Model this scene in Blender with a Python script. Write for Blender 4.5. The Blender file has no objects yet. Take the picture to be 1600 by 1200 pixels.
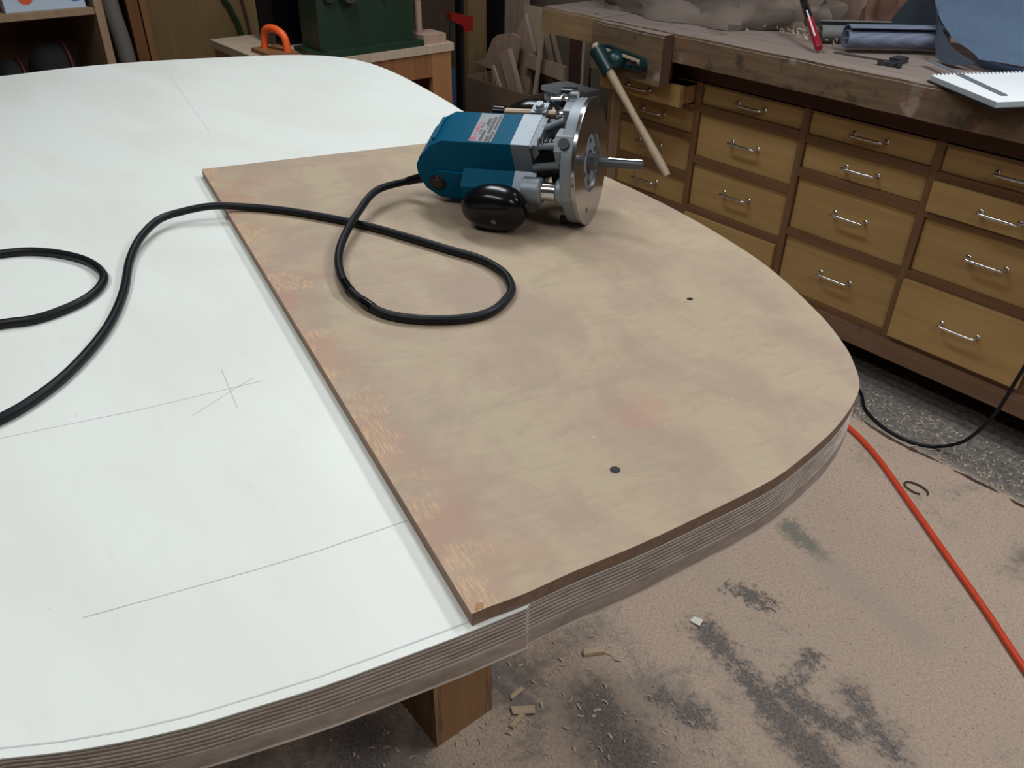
import bpy, bmesh, math, random
from mathutils import Vector, Matrix, noise as mnoise

random.seed(7)
SC = bpy.context.scene
COL = SC.collection

# ------------------------------------------------------------------ camera
cam_d = bpy.data.cameras.new('camera')
cam_d.sensor_fit = 'HORIZONTAL'; cam_d.sensor_width = 36.0
cam_d.lens = 36.0 * 1275.0 / 1600.0
cam_d.clip_start = 0.02
cam = bpy.data.objects.new('camera', cam_d); COL.objects.link(cam)
cam.matrix_world = Matrix(((0.63294, -0.430479, 0.643486, 0.0),
                           (0.774094, 0.338062, -0.53525, 0.0),
                           (0.012875, 0.8369, 0.547204, 1.336),
                           (0, 0, 0, 1)))
SC.camera = cam

# ------------------------------------------------------------------ world, lights, exposure
SC.view_settings.view_transform = 'Standard'
SC.view_settings.look = 'None'
SC.view_settings.gamma = 1.0
SC.view_settings.use_curve_mapping = False
SC.view_settings.exposure = 0.0
world = bpy.data.worlds.new('world'); SC.world = world
world.use_nodes = True
world.node_tree.nodes['Background'].inputs[0].default_value = (0.80, 0.88, 1.0, 1)
world.node_tree.nodes['Background'].inputs[1].default_value = 0.02

LAMPS = [  # x, y, z, length (along x), width, watts, colour
    (-1.75, 1.05, 2.42, 1.2, 0.22, 17.0, (0.92, 0.97, 1.0)),
    (-0.05, 1.80, 2.42, 1.2, 0.22, 27.0, (0.93, 0.97, 1.0)),
    (1.25, 0.30, 2.42, 1.2, 0.22, 15.0, (0.95, 0.98, 1.0)),  # added fill lamp, no known fixture; brightens the tabletop's edge
    (-0.75, -0.45, 2.42, 1.2, 0.22, 13.0, (0.93, 0.97, 0.98)),
]
def area(x, y, z, lx, ly, w, c):
    l = bpy.data.lights.new('tube_light', 'AREA'); l.shape = 'RECTANGLE'
    l.size = lx; l.size_y = ly; l.energy = w; l.color = c
    o = bpy.data.objects.new('tube_light', l); COL.objects.link(o)
    o.location = (x, y, z)
    return o
LAMP_OBJS = [area(*a) for a in LAMPS]

# ------------------------------------------------------------------ node helper
class N:
    def __init__(s, name, rough=0.6, metal=0.0, spec=0.5):
        s.m = bpy.data.materials.new(name); s.m.use_nodes = True
        s.t = s.m.node_tree; s.b = s.t.nodes['Principled BSDF']
        s.b.inputs['Roughness'].default_value = rough
        s.b.inputs['Metallic'].default_value = metal
        s.b.inputs['Specular IOR Level'].default_value = spec
        s.c = None
    def link(s, a, b): s.t.links.new(a, b)
    def node(s, k): return s.t.nodes.new(k)
    def put(s, sock, v):
        if isinstance(v, bpy.types.NodeSocket): s.link(v, sock)
        elif isinstance(v, (tuple, list)) and len(v) == 3 and sock.type == 'RGBA': sock.default_value = (*v, 1)
        else: sock.default_value = v
    def obj(s):
        if s.c is None: s.c = s.node('ShaderNodeTexCoord').outputs['Object']
        return s.c
    def map(s, scale=(1, 1, 1), rot=(0, 0, 0), loc=(0, 0, 0)):
        n = s.node('ShaderNodeMapping'); s.link(s.obj(), n.inputs[0])
        n.inputs['Scale'].default_value = scale; n.inputs['Rotation'].default_value = rot; n.inputs['Location'].default_value = loc
        return n.outputs[0]
    def noise(s, scale=5, detail=4, vec=None, rough=0.55, dist=0.0):
        n = s.node('ShaderNodeTexNoise'); s.link(vec if vec is not None else s.obj(), n.inputs['Vector'])
        n.inputs['Scale'].default_value = scale; n.inputs['Detail'].default_value = detail
        n.inputs['Roughness'].default_value = rough; n.inputs['Distortion'].default_value = dist
        return n.outputs[0]
    def mix(s, f, a, b):
        n = s.node('ShaderNodeMix'); n.data_type = 'RGBA'
        s.put(n.inputs[0], f); s.put(n.inputs[6], a); s.put(n.inputs[7], b); return n.outputs[2]
    def math(s, op, a, b=0.0, clamp=False):
        n = s.node('ShaderNodeMath'); n.operation = op; n.use_clamp = clamp
        s.put(n.inputs[0], a); s.put(n.inputs[1], b); return n.outputs[0]
    def step(s, v, a, b, c=0.0, d=1.0):
        n = s.node('ShaderNodeMapRange'); n.interpolation_type = 'SMOOTHSTEP'; s.put(n.inputs[0], v)
        n.inputs[1].default_value = a; n.inputs[2].default_value = b; n.inputs[3].default_value = c; n.inputs[4].default_value = d
        return n.outputs[0]
    def sep(s, v=None):
        n = s.node('ShaderNodeSeparateXYZ'); s.link(v if v is not None else s.obj(), n.inputs[0]); return n.outputs
    def dist(s, p):
        n = s.node('ShaderNodeVectorMath'); n.operation = 'DISTANCE'; s.link(s.obj(), n.inputs[0]); n.inputs[1].default_value = p
        return n.outputs['Value']
    def seg(s, a, b):
        V = lambda op, x, y=None: None
        def vm(op, x, y=None, sc=None):
            n = s.node('ShaderNodeVectorMath'); n.operation = op; s.put(n.inputs[0], x)
            if y is not None: s.put(n.inputs[1], y)
            if sc is not None: s.put(n.inputs['Scale'], sc)
            return n
        ab = Vector(b) - Vector(a)
        pa = vm('SUBTRACT', s.obj(), tuple(a)).outputs[0]
        t = s.math('DIVIDE', vm('DOT_PRODUCT', pa, tuple(ab)).outputs['Value'], ab.length_squared, True)
        sc = vm('SCALE', tuple(ab), None, t).outputs[0]
        return vm('DISTANCE', pa, sc).outputs['Value']
    def color(s, v): s.put(s.b.inputs['Base Color'], v); return s
    def bump(s, h, strength=0.3, distance=0.002):
        n = s.node('ShaderNodeBump'); n.inputs['Strength'].default_value = strength; n.inputs['Distance'].default_value = distance
        s.link(h, n.inputs['Height']); s.link(n.outputs[0], s.b.inputs['Normal']); return s

def flat(name, c, rough=0.5, metal=0.0, var=0.12, scale=40, spec=0.5, bump=0.0):
    k = N(name, rough, metal, spec)
    f = k.noise(scale, 3)
    k.color(k.mix(f, tuple(x * (1 - var) for x in c), tuple(min(1, x * (1 + var)) for x in c)))
    if bump: k.bump(k.noise(scale * 4, 3), bump, 0.001)
    return k.m
def wood(name, c1, c2, axis='x', fine=1.0, rough=0.55, stain=None, spec=0.4):
    k = N(name, rough, 0, spec)
    sc = {'x': (1.2, 16, 16), 'y': (16, 1.2, 16), 'z': (16, 16, 1.2)}[axis]
    v = k.map(tuple(q * fine for q in sc))
    f = k.noise(3.0, 6, v, 0.6, 0.6)
    f2 = k.noise(2.2, 3)
    col = k.mix(k.step(f, 0.3, 0.7), c1, c2)
    col = k.mix(k.step(f2, 0.45, 0.75, 0, 0.35), col, tuple(q * 0.72 for q in c1))
    if stain:
        for col2, sc2, lo, hi, mx in stain:
            col = k.mix(k.step(k.noise(sc2, 5), lo, hi, 0, mx), col, col2)
    k.color(col).bump(f, 0.12, 0.001)
    return k.m

M = {}
M['chrome'] = flat('chrome', (0.78, 0.79, 0.8), 0.16, 1.0, 0.03)
M['alu'] = flat('cast_aluminium', (0.24, 0.27, 0.30), 0.5, 0.55, 0.08, 120, bump=0.08)
M['steel'] = flat('dull_steel', (0.20, 0.20, 0.21), 0.38, 0.85, 0.12, 80)
M['sole'] = flat('polished_sole', (0.36, 0.345, 0.35), 0.16, 0.95, 0.1, 30)
M['darksteel'] = flat('dark_steel', (0.06, 0.065, 0.07), 0.35, 0.6, 0.2, 60)
M['bitsteel'] = flat('grey_bit', (0.10, 0.105, 0.11), 0.45, 0.4, 0.1, 60)
M['black'] = flat('black_plastic', (0.004, 0.004, 0.006), 0.20, 0, 0.2, 60, 0.3)
M['rubber'] = flat('black_rubber', (0.006, 0.007, 0.010), 0.45, 0, 0.5, 90, 0.25, bump=0.15)
M['teal'] = flat('teal_plastic', (0.002, 0.088, 0.165), 0.5, 0, 0.12, 25, 0.06, bump=0.03)
M['redswitch'] = flat('dark_red_rubber', (0.02, 0.004, 0.004), 0.4)
M['rodbrown'] = flat('bronzed_rod', (0.30, 0.22, 0.16), 0.4, 0.6)
M['label'] = flat('label_silver', (0.27, 0.28, 0.30), 0.5, 0.0, spec=0.2)
M['ink'] = flat('black_ink', (0.008, 0.008, 0.01), 0.5)
M['redink'] = flat('red_ink', (0.50, 0.012, 0.05), 0.5)
M['ash'] = wood('pale_dowel', (0.42, 0.32, 0.22), (0.34, 0.25, 0.165), 'z', 2)
M['birch'] = wood('drawer_birch', (0.44, 0.275, 0.108), (0.37, 0.225, 0.083), 'x', 0.7, 0.45,
                  [((0.16, 0.075, 0.025), 6, 0.66, 0.80, 0.55)])
M['frame'] = wood('brown_frame', (0.20, 0.105, 0.050), (0.15, 0.074, 0.034), 'x', 1, 0.5)
M['frame_v'] = wood('brown_frame_vertical', (0.20, 0.105, 0.050), (0.15, 0.074, 0.034), 'z', 1, 0.5)
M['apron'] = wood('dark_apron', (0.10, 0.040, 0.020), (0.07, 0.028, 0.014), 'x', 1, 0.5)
M['toe'] = wood('toe_board', (0.22, 0.125, 0.075), (0.165, 0.09, 0.055), 'x', 1, 0.5)
M['benchedge'] = wood('worn_bench_edge', (0.185, 0.118, 0.068), (0.12, 0.076, 0.044), 'x', 1.2, 0.75,
                      [((0.045, 0.03, 0.02), 18, 0.53, 0.70, 0.8), ((0.28, 0.06, 0.035), 6, 0.55, 0.66, 0.55), ((0.36, 0.31, 0.25), 11, 0.60, 0.70, 0.6), ((0.07, 0.04, 0.025), 4, 0.52, 0.66, 0.6)])
M['yellowwood'] = wood('yellow_bench_wood', (0.30, 0.20, 0.10), (0.235, 0.15, 0.072), 'x', 1, 0.65)
M['benchtop'] = wood('dusty_bench_top', (0.30, 0.235, 0.205), (0.23, 0.175, 0.15), 'x', 1, 0.85,
                     [((0.12, 0.085, 0.065), 6, 0.55, 0.72, 0.7)])
M['jawend'] = wood('jaw_end_grain', (0.085, 0.036, 0.022), (0.055, 0.025, 0.016), 'z', 1, 0.7)
M['green_iron'] = flat('green_cast_iron', (0.006, 0.030, 0.032), 0.33, 0.1, 0.4, 60, bump=0.3)
M['machine_green'] = flat('machine_green_paint', (0.011, 0.034, 0.018), 0.45, 0, 0.25, 12, bump=0.05)
M['orange'] = flat('orange_plastic', (0.95, 0.13, 0.025), 0.4)
M['hose'] = flat('orange_hose', (0.62, 0.055, 0.018), 0.45, 0, 0.15, 30)
M['cardboard'] = flat('cardboard', (0.17, 0.115, 0.075), 0.85, 0, 0.2, 15)
M['scrap'] = wood('scrap_wood', (0.44, 0.31, 0.235), (0.36, 0.25, 0.19), 'z', 1, 0.75)
M['scrap_pale'] = wood('pale_scrap_wood', (0.52, 0.41, 0.30), (0.44, 0.34, 0.25), 'z', 1, 0.75)
M['scrap_dark'] = wood('dark_scrap_wood', (0.085, 0.045, 0.035), (0.06, 0.03, 0.024), 'z', 1, 0.7)
M['ply'] = wood('plywood_sheet', (0.30, 0.195, 0.085), (0.25, 0.155, 0.066), 'z', 0.5, 0.7)
M['cab'] = wood('stand_wood', (0.40, 0.20, 0.085), (0.33, 0.155, 0.062), 'z', 0.7, 0.55)
M['shelfwood'] = wood('shelf_wood', (0.33, 0.22, 0.135), (0.27, 0.175, 0.105), 'z', 0.7, 0.6)
M['shelfback'] = wood('shelf_back', (0.13, 0.075, 0.05), (0.10, 0.055, 0.036), 'z', 0.7, 0.7)
M['pipe'] = flat('grey_tube', (0.20, 0.18, 0.155), 0.6)
M['orangeboard'] = wood('orange_board', (0.30, 0.13, 0.05), (0.22, 0.09, 0.035), 'z', 1, 0.6)
M['paper_white'] = flat('white_paper', (0.82, 0.86, 0.88), 0.7, 0, 0.03)
M['paper_grey'] = flat('page_edges', (0.42, 0.46, 0.48), 0.7, 0, 0.2, 300)
M['kraft'] = flat('kraft_paper', (0.175, 0.138, 0.112), 0.8, 0, 0.15, 9)
M['kraft_red'] = flat('reddish_paper', (0.16, 0.080, 0.055), 0.8, 0, 0.15, 9)
M['penred'] = flat('red_marker', (0.30, 0.012, 0.03), 0.25)
M['white'] = flat('white_plastic', (0.8, 0.8, 0.8), 0.4, 0, 0.03)
M['boxwhite'] = flat('pale_blue_card', (0.45, 0.55, 0.66), 0.6, 0, 0.05)
M['bluedot'] = flat('blue_print', (0.06, 0.16, 0.45), 0.6)
M['reddot'] = flat('orange_print', (0.60, 0.09, 0.04), 0.6)
M['bluebin'] = flat('blue_bin', (0.03, 0.06, 0.14), 0.5)
M['clearbin'] = flat('pale_plastic', (0.46, 0.52, 0.58), 0.35)
M['redclamp'] = flat('red_clamp', (0.26, 0.014, 0.012), 0.4)
M['wallpaint'] = flat('wall_paint', (0.20, 0.165, 0.13), 0.85, 0, 0.06, 4)
M['walldark'] = wood('dark_wall_boards', (0.10, 0.065, 0.04), (0.07, 0.045, 0.028), 'z', 0.5, 0.8)
M['ceil'] = flat('ceiling_paint', (0.62, 0.62, 0.60), 0.9, 0, 0.04, 4)
M['ply_side'] = wood('template_edge', (0.32, 0.20, 0.135), (0.23, 0.14, 0.095), 'y', 3, 0.7)
M['pencil'] = flat('pencil', (0.58, 0.59, 0.58), 0.6)
M['greencord'] = flat('green_cord', (0.015, 0.05, 0.012), 0.6)
M['bag'] = flat('dark_fabric', (0.006, 0.005, 0.006), 0.9, 0, 0.4, 50)
M['magenta'] = flat('magenta_trim', (0.09, 0.008, 0.02), 0.6)
M['chip'] = wood('wood_chip', (0.55, 0.42, 0.28), (0.46, 0.34, 0.22), 'x', 4, 0.8)
M['chip_white'] = flat('white_chip', (0.75, 0.72, 0.66), 0.8)
M['shaving'] = flat('wood_shaving', (0.48, 0.385, 0.29), 0.85, 0, 0.3, 20)
M['plyleg'] = wood('leg_plywood', (0.36, 0.205, 0.095), (0.30, 0.165, 0.075), 'z', 0.7, 0.6)
M['plyleg_edge'] = wood('leg_ply_edge', (0.40, 0.24, 0.12), (0.20, 0.10, 0.05), 'z', 3, 0.7)

def blue_mat(name, c1, c2, ribs):
    k = N(name, 0.7)
    s = k.sep()
    w = k.node('ShaderNodeTexWave'); w.inputs['Scale'].default_value = ribs; w.inputs['Distortion'].default_value = 0.4
    k.link(k.map((1, 1, 1), (0, 0, 0.6)), w.inputs[0])
    c = k.mix(k.noise(9, 3), c1, c2)
    k.color(k.mix(k.step(w.outputs[1], 0.2, 0.8, 0, 0.35), c, tuple(q * 0.55 for q in c1))).bump(w.outputs[1], 0.4, 0.002)
    return k.m
M['bluemat'] = blue_mat('ribbed_blue_mat', (0.15, 0.18, 0.26), (0.19, 0.22, 0.30), 40)
M['bluecloth'] = blue_mat('blue_mesh_cloth', (0.18, 0.28, 0.43), (0.23, 0.33, 0.48), 75)
M['slatemat'] = flat('slate_mat', (0.075, 0.095, 0.13), 0.8)
M['greyroll'] = flat('grey_roll', (0.16, 0.165, 0.16), 0.8)

def template_mat():
    k = N('template_face', 0.55, 0, 0.35)
    s = k.sep()
    blotch = k.noise(8, 5, k.map((1.5, 0.8, 1), (0, 0, 0.35)), 0.6, 0.6)
    blotch2 = k.noise(20, 6, k.map((0.7, 1.5, 1), (0, 0, 0.45)), 0.68, 0.5)
    fib = k.noise(75, 5, k.map((0.30, 2.6, 1), (0, 0, 1.0)), 0.72)
    c = k.mix(k.step(blotch, 0.36, 0.62), (0.455, 0.36, 0.245), (0.395, 0.295, 0.222))
    c = k.mix(k.step(blotch2, 0.50, 0.66, 0, 0.5), c, (0.355, 0.275, 0.20))
    c = k.mix(k.step(blotch2, 0.28, 0.44, 0.5, 0), c, (0.48, 0.395, 0.265))
    c = k.mix(k.step(fib, 0.40, 0.70, 0, 0.20), c, (0.31, 0.24, 0.175))
    c = k.mix(k.step(fib, 0.66, 0.78, 0, 0.5), c, (0.55, 0.46, 0.34))
    # worn band beside the straight edge: pink wash, then bare streaks
    band = k.noise(10, 4, k.map((1.2, 1, 1), loc=(0, 0.35, 0)), 0.55)
    edge = k.math('ADD', k.math('MULTIPLY', k.math('SUBTRACT', band, 0.5), 0.30), s[0])
    c = k.mix(k.step(edge, -0.02, 0.065, 0.75, 0), c, (0.42, 0.25, 0.18))
    streak = k.noise(85, 5, k.map((7.5, 0.8, 1), (0, 0, -0.28)), 0.75)
    edge2 = k.math('ADD', k.math('MULTIPLY', k.math('SUBTRACT', k.noise(18, 4, k.map((1, 1, 1), loc=(0.2, 0.9, 0)), 0.6), 0.505), 0.24), s[0])
    f = k.math('MULTIPLY', k.step(edge2, -0.008, 0.022, 0.85, 0), k.step(streak, 0.43, 0.66))
    c = k.mix(f, c, (0.66, 0.45, 0.25))
    st = k.math('ADD', k.dist((0.222, 0.142, 0.012)), k.math('MULTIPLY', k.math('SUBTRACT', blotch2, 0.5), 0.16))
    c = k.mix(k.step(st, 0.005, 0.04, 0.4, 0), c, (0.45, 0.235, 0.185))
    specks = k.noise(260, 1)
    c = k.mix(k.step(specks, 0.78, 0.82, 0, 0.7), c, (0.66, 0.58, 0.46))
    k.color(c).bump(fib, 0.08, 0.0006)
    return k.m
M['template'] = template_mat()

def white_ply():
    k = N('white_ply_face', 0.42, 0, 0.45)
    f = k.noise(5, 4, k.map((0.6, 1.6, 1), (0, 0, 0.1)), 0.55, 0.3)
    g = k.noise(30, 5, k.map((0.5, 3, 1)), 0.6)
    c = k.mix(k.step(f, 0.38, 0.68), (0.80, 0.83, 0.79), (0.76, 0.775, 0.725))
    c = k.mix(k.step(g, 0.55, 0.8, 0, 0.25), c, (0.68, 0.67, 0.61))
    d = k.noise(220, 2)
    c = k.mix(k.step(d, 0.74, 0.79, 0, 0.55), c, (0.35, 0.33, 0.30))
    k.color(c)
    return k.m
M['white_ply'] = white_ply()
def ply_band(name, c):
    k = N(name, 0.75, 0, 0.3)
    f = k.noise(40, 4, k.map((1, 1, 3)), 0.6)
    k.color(k.mix(k.step(f, 0.3, 0.75), c, tuple(q * 0.66 for q in c))).bump(f, 0.15, 0.001)
    return k.m
M['ply_light'] = ply_band('ply_light', (0.64, 0.55, 0.48))
M['ply_dark'] = ply_band('ply_dark', (0.40, 0.31, 0.26))
M['ply_lower'] = ply_band('ply_lower', (0.52, 0.41, 0.34))

def floor_mat():
    k = N('dusty_floor', 0.9, 0, 0.2)
    s = k.sep()
    n1 = k.noise(5.5, 6, None, 0.62, 0.5)
    n2 = k.noise(60, 5, None, 0.7)
    n3 = k.noise(320, 3, None, 0.7)
    n4 = k.noise(150, 4, k.map((1, 1.6, 1), (0, 0, 0.5)), 0.75)
    dust = k.mix(k.step(n4, 0.36, 0.66), (0.56, 0.43, 0.335), (0.395, 0.295, 0.225))
    dust = k.mix(k.step(n1, 0.35, 0.65, 0, 0.35), dust, (0.43, 0.35, 0.29))
    dust = k.mix(k.step(n3, 0.56, 0.70, 0, 0.45), dust, (0.22, 0.165, 0.13))
    dust = k.mix(k.step(n3, 0.28, 0.42, 0.35, 0), dust, (0.66, 0.55, 0.44))
    dark = k.mix(k.step(n4, 0.32, 0.66), (0.045, 0.046, 0.05), (0.20, 0.175, 0.16))
    dark = k.mix(k.step(n3, 0.58, 0.70, 0, 0.6), dark, (0.42, 0.35, 0.29))
    # swept, trodden ground: bare floor shows through more towards the table's foot
    wob = k.math('ADD', k.math('MULTIPLY', k.math('SUBTRACT', n2, 0.5), 0.30), k.math('MULTIPLY', k.math('SUBTRACT', n1, 0.5), 0.34))
    bare = k.math('ADD', k.math('ADD', n1, k.math('MULTIPLY', k.math('SUBTRACT', n2, 0.5), 0.34)), k.step(s[1], 0.70, 1.30, 0.05, -0.17))
    bare = k.math('ADD', bare, k.math('MULTIPLY', k.step(s[1], 1.50, 1.75), 0.13))
    bare = k.math('ADD', bare, k.math('MULTIPLY', k.math('SUBTRACT', n4, 0.5), 0.30))
    fac = k.step(bare, 0.44, 0.72, 0, 0.85)
    for a, b, w in (((-.607, 1.037, 0), (-.408, .988, 0), .030), ((-.408, .988, 0), (-.27, .96, 0), .042), ((-.417, 1.03, 0), (-.435, 1.15, 0), .026),
                    ((-.337, 1.13, 0), (-.217, 1.08, 0), .040), ((-.393, 1.03, 0), (-.295, 1.064, 0), .034), ((-.62, .727, 0), (-.51, .705, 0), .075),
                    ((-.566, .845, 0), (-.489, .865, 0), .036), ((-.66, 1.166, 0), (-.565, 1.185, 0), .015), ((-.845, .36, 0), (-.70, .30, 0), .10)):
        dd = k.math('ADD', k.math('ADD', k.seg(a, b), k.math('MULTIPLY', wob, .45)), k.math('MULTIPLY', k.math('SUBTRACT', n4, 0.5), .09))
        fac = k.math('MAXIMUM', fac, k.step(dd, w * .05, w * 1.5, 0.9, 0))
    c = k.mix(fac, dust, dark)
    gp = k.math('ADD', k.seg((-.68, 1.431, 0), (-.581, 1.411, 0)), k.math('MULTIPLY', wob, .3))
    c = k.mix(k.step(gp, 0.0, 0.035, 0.75, 0), c, (0.14, 0.155, 0.13))
    sw_ = k.math('ADD', k.seg((-.5625, 1.396, 0), (-.317, 1.36, 0)), k.math('MULTIPLY', wob, .12))
    c = k.mix(k.step(sw_, 0.02, 0.055, 0.5, 0), c, (0.40, 0.325, 0.265))
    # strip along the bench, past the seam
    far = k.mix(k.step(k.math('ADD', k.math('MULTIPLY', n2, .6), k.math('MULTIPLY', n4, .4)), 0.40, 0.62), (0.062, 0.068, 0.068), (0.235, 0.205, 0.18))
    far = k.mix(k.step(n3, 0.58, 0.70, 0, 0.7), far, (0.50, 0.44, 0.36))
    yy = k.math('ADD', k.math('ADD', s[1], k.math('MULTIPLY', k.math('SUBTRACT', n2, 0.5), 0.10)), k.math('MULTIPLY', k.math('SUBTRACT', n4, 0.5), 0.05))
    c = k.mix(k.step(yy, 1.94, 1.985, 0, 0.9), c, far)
    k.color(c)
    h = k.math('ADD', k.math('MULTIPLY', n4, 0.6), k.math('MULTIPLY', n3, 0.4))
    k.bump(h, 0.45, 0.004)
    return k.m
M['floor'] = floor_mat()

# ------------------------------------------------------------------ mesh helpers
def link_mesh(name, me, mats, parent=None, smooth=False):
    o = bpy.data.objects.new(name, me); COL.objects.link(o)
    for m in (mats if isinstance(mats, (list, tuple)) else [mats]):
        me.materials.append(M[m] if isinstance(m, str) else m)
    if parent is not None: o.parent = parent
    if smooth:
        for p in me.polygons: p.use_smooth = True
        try: me.set_sharp_from_angle(angle=math.radians(38))
        except Exception: pass
    return o
def obj(name, bm, mat, parent=None, smooth=False, off=None, bevel=0.0, seg=2):
    """bmesh in world coordinates; off = the parent's location (unrotated parents)"""
    if bevel:
        es = [e for e in bm.edges if len(e.link_faces) == 2 and e.calc_face_angle(0) > 0.5]
        bmesh.ops.bevel(bm, geom=es, offset=bevel, segments=seg, affect='EDGES', profile=0.5, clamp_overlap=True)
        smooth = True
    bmesh.ops.recalc_face_normals(bm, faces=bm.faces)
    if parent is not None and off is None: off = parent.location
    if off is not None: bmesh.ops.translate(bm, verts=bm.verts, vec=-Vector(off))
    me = bpy.data.meshes.new(name); bm.to_mesh(me); bm.free()
    return link_mesh(name, me, mat, parent, smooth)
def tag(o, label=None, cat=None, group=None, kind=None):
    if label: o['label'] = label
    if cat: o['category'] = cat
    if group: o['group'] = group
    if kind: o['kind'] = kind
    return o
def thing(name, label, cat, loc=(0, 0, 0), group=None):
    o = bpy.data.objects.new(name, None); COL.objects.link(o); o.location = loc; o.empty_display_size = 0.05
    return tag(o, label, cat, group)
def B(): return bmesh.new()
def box(bm, x0, x1, y0, y1, z0, z1):
    v = [bm.verts.new(p) for p in ((x0, y0, z0), (x1, y0, z0), (x1, y1, z0), (x0, y1, z0), (x0, y0, z1), (x1, y0, z1), (x1, y1, z1), (x0, y1, z1))]
    for f in ((0, 3, 2, 1), (4, 5, 6, 7), (0, 1, 5, 4), (1, 2, 6, 5), (2, 3, 7, 6), (3, 0, 4, 7)): bm.faces.new([v[i] for i in f])
    return bm
def bx(*a): return box(B(), *a)
def frame_of(d):
    d = Vector(d).normalized(); u = d.orthogonal().normalized(); return d, u, d.cross(u)
def cyl(bm, p0, p1, r0, r1=None, seg=16, cap=True):
    p0, p1 = Vector(p0), Vector(p1); r1 = r0 if r1 is None else r1
    d, u, w = frame_of(p1 - p0)
    a = [bm.verts.new(p0 + (u * math.cos(t) + w * math.sin(t)) * r0) for t in [2 * math.pi * i / seg for i in range(seg)]]
    b = [bm.verts.new(p1 + (u * math.cos(t) + w * math.sin(t)) * r1) for t in [2 * math.pi * i / seg for i in range(seg)]]
    for i in range(seg): bm.faces.new((a[i], a[(i + 1) % seg], b[(i + 1) % seg], b[i]))
    if cap: bm.faces.new(a[::-1]); bm.faces.new(b)
    return bm
def prism(bm, poly, axis, a0, a1):
    """poly of 2-D points extruded along axis 'x' (y,z), 'y' (x,z) or 'z' (x,y)"""
    f = {'x': lambda p, a: (a, p[0], p[1]), 'y': lambda p, a: (p[0], a, p[1]), 'z': lambda p, a: (p[0], p[1], a)}[axis]
    A = [bm.verts.new(f(p, a0)) for p in poly]; C = [bm.verts.new(f(p, a1)) for p in poly]
    n = len(poly)
    for i in range(n): bm.faces.new((A[i], A[(i + 1) % n], C[(i + 1) % n], C[i]))
    bm.faces.new(A[::-1]); bm.faces.new(C)
    return bm
def lathe_x(bm, prof, cy=0.0, cz=0.0, seg=40, close=False):
    """profile of (x, r) turned about an axis parallel to x"""
    rings = [[bm.verts.new((x, cy + r * math.cos(2 * math.pi * i / seg), cz + r * math.sin(2 * math.pi * i / seg))) for i in range(seg)] for x, r in prof]
    m = len(rings)
    for j in range(m if close else m - 1):
        a, b = rings[j], rings[(j + 1) % m]
        for i in range(seg): bm.faces.new((a[i], a[(i + 1) % seg], b[(i + 1) % seg], b[i]))
    if not close:
        bm.faces.new(rings[0][::-1]); bm.faces.new(rings[-1])
    return bm
def catmull(pts, per=8, closed=False):
    P = [Vector(p) for p in pts]; n = len(P); out = []
    for i in range(n if closed else n - 1):
        if closed: a, b, c, d = P[(i - 1) % n], P[i], P[(i + 1) % n], P[(i + 2) % n]
        else: a, b, c, d = P[max(i - 1, 0)], P[i], P[i + 1], P[min(i + 2, n - 1)]
        for k in range(per):
            t = k / per
            out.append(0.5 * ((2 * b) + (c - a) * t + (2 * a - 5 * b + 4 * c - d) * t * t + (3 * b - a - 3 * c + d) * t ** 3))
    if not closed: out.append(P[-1])
    return out
def tube(bm, path, r, seg=12):
    path = [Vector(p) for p in path]; prev = None; rings = []
    up = None
    for i, p in enumerate(path):
        t = (path[min(i + 1, len(path) - 1)] - path[max(i - 1, 0)]).normalized()
        if up is None: up = t.orthogonal().normalized()
        up = (up - t * up.dot(t)).normalized(); w = t.cross(up)
        rr = r(i / (len(path) - 1)) if callable(r) else r
        rings.append([bm.verts.new(p + (up * math.cos(2 * math.pi * k / seg) + w * math.sin(2 * math.pi * k / seg)) * rr) for k in range(seg)])
    for a, b in zip(rings, rings[1:]):
        for k in range(seg): bm.faces.new((a[k], a[(k + 1) % seg], b[(k + 1) % seg], b[k]))
    bm.faces.new(rings[0][::-1]); bm.faces.new(rings[-1])
    return bm
def ribbon(bm, pts, w, z):
    """thin flat line lying on a surface at height z"""
    P = [Vector((p[0], p[1])) for p in pts]; L = []; Rr = []
    for i, p in enumerate(P):
        t = (P[min(i + 1, len(P) - 1)] - P[max(i - 1, 0)]).normalized(); n = Vector((-t.y, t.x))
        L.append(bm.verts.new((*(p + n * w / 2), z))); Rr.append(bm.verts.new((*(p - n * w / 2), z)))
    for i in range(len(P) - 1): bm.faces.new((L[i], Rr[i], Rr[i + 1], L[i + 1]))
    return bm
def struct(name, bm, mat, parent=None):
    o = obj(name, bm, mat, parent); o['kind'] = 'structure'; return o

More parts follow.
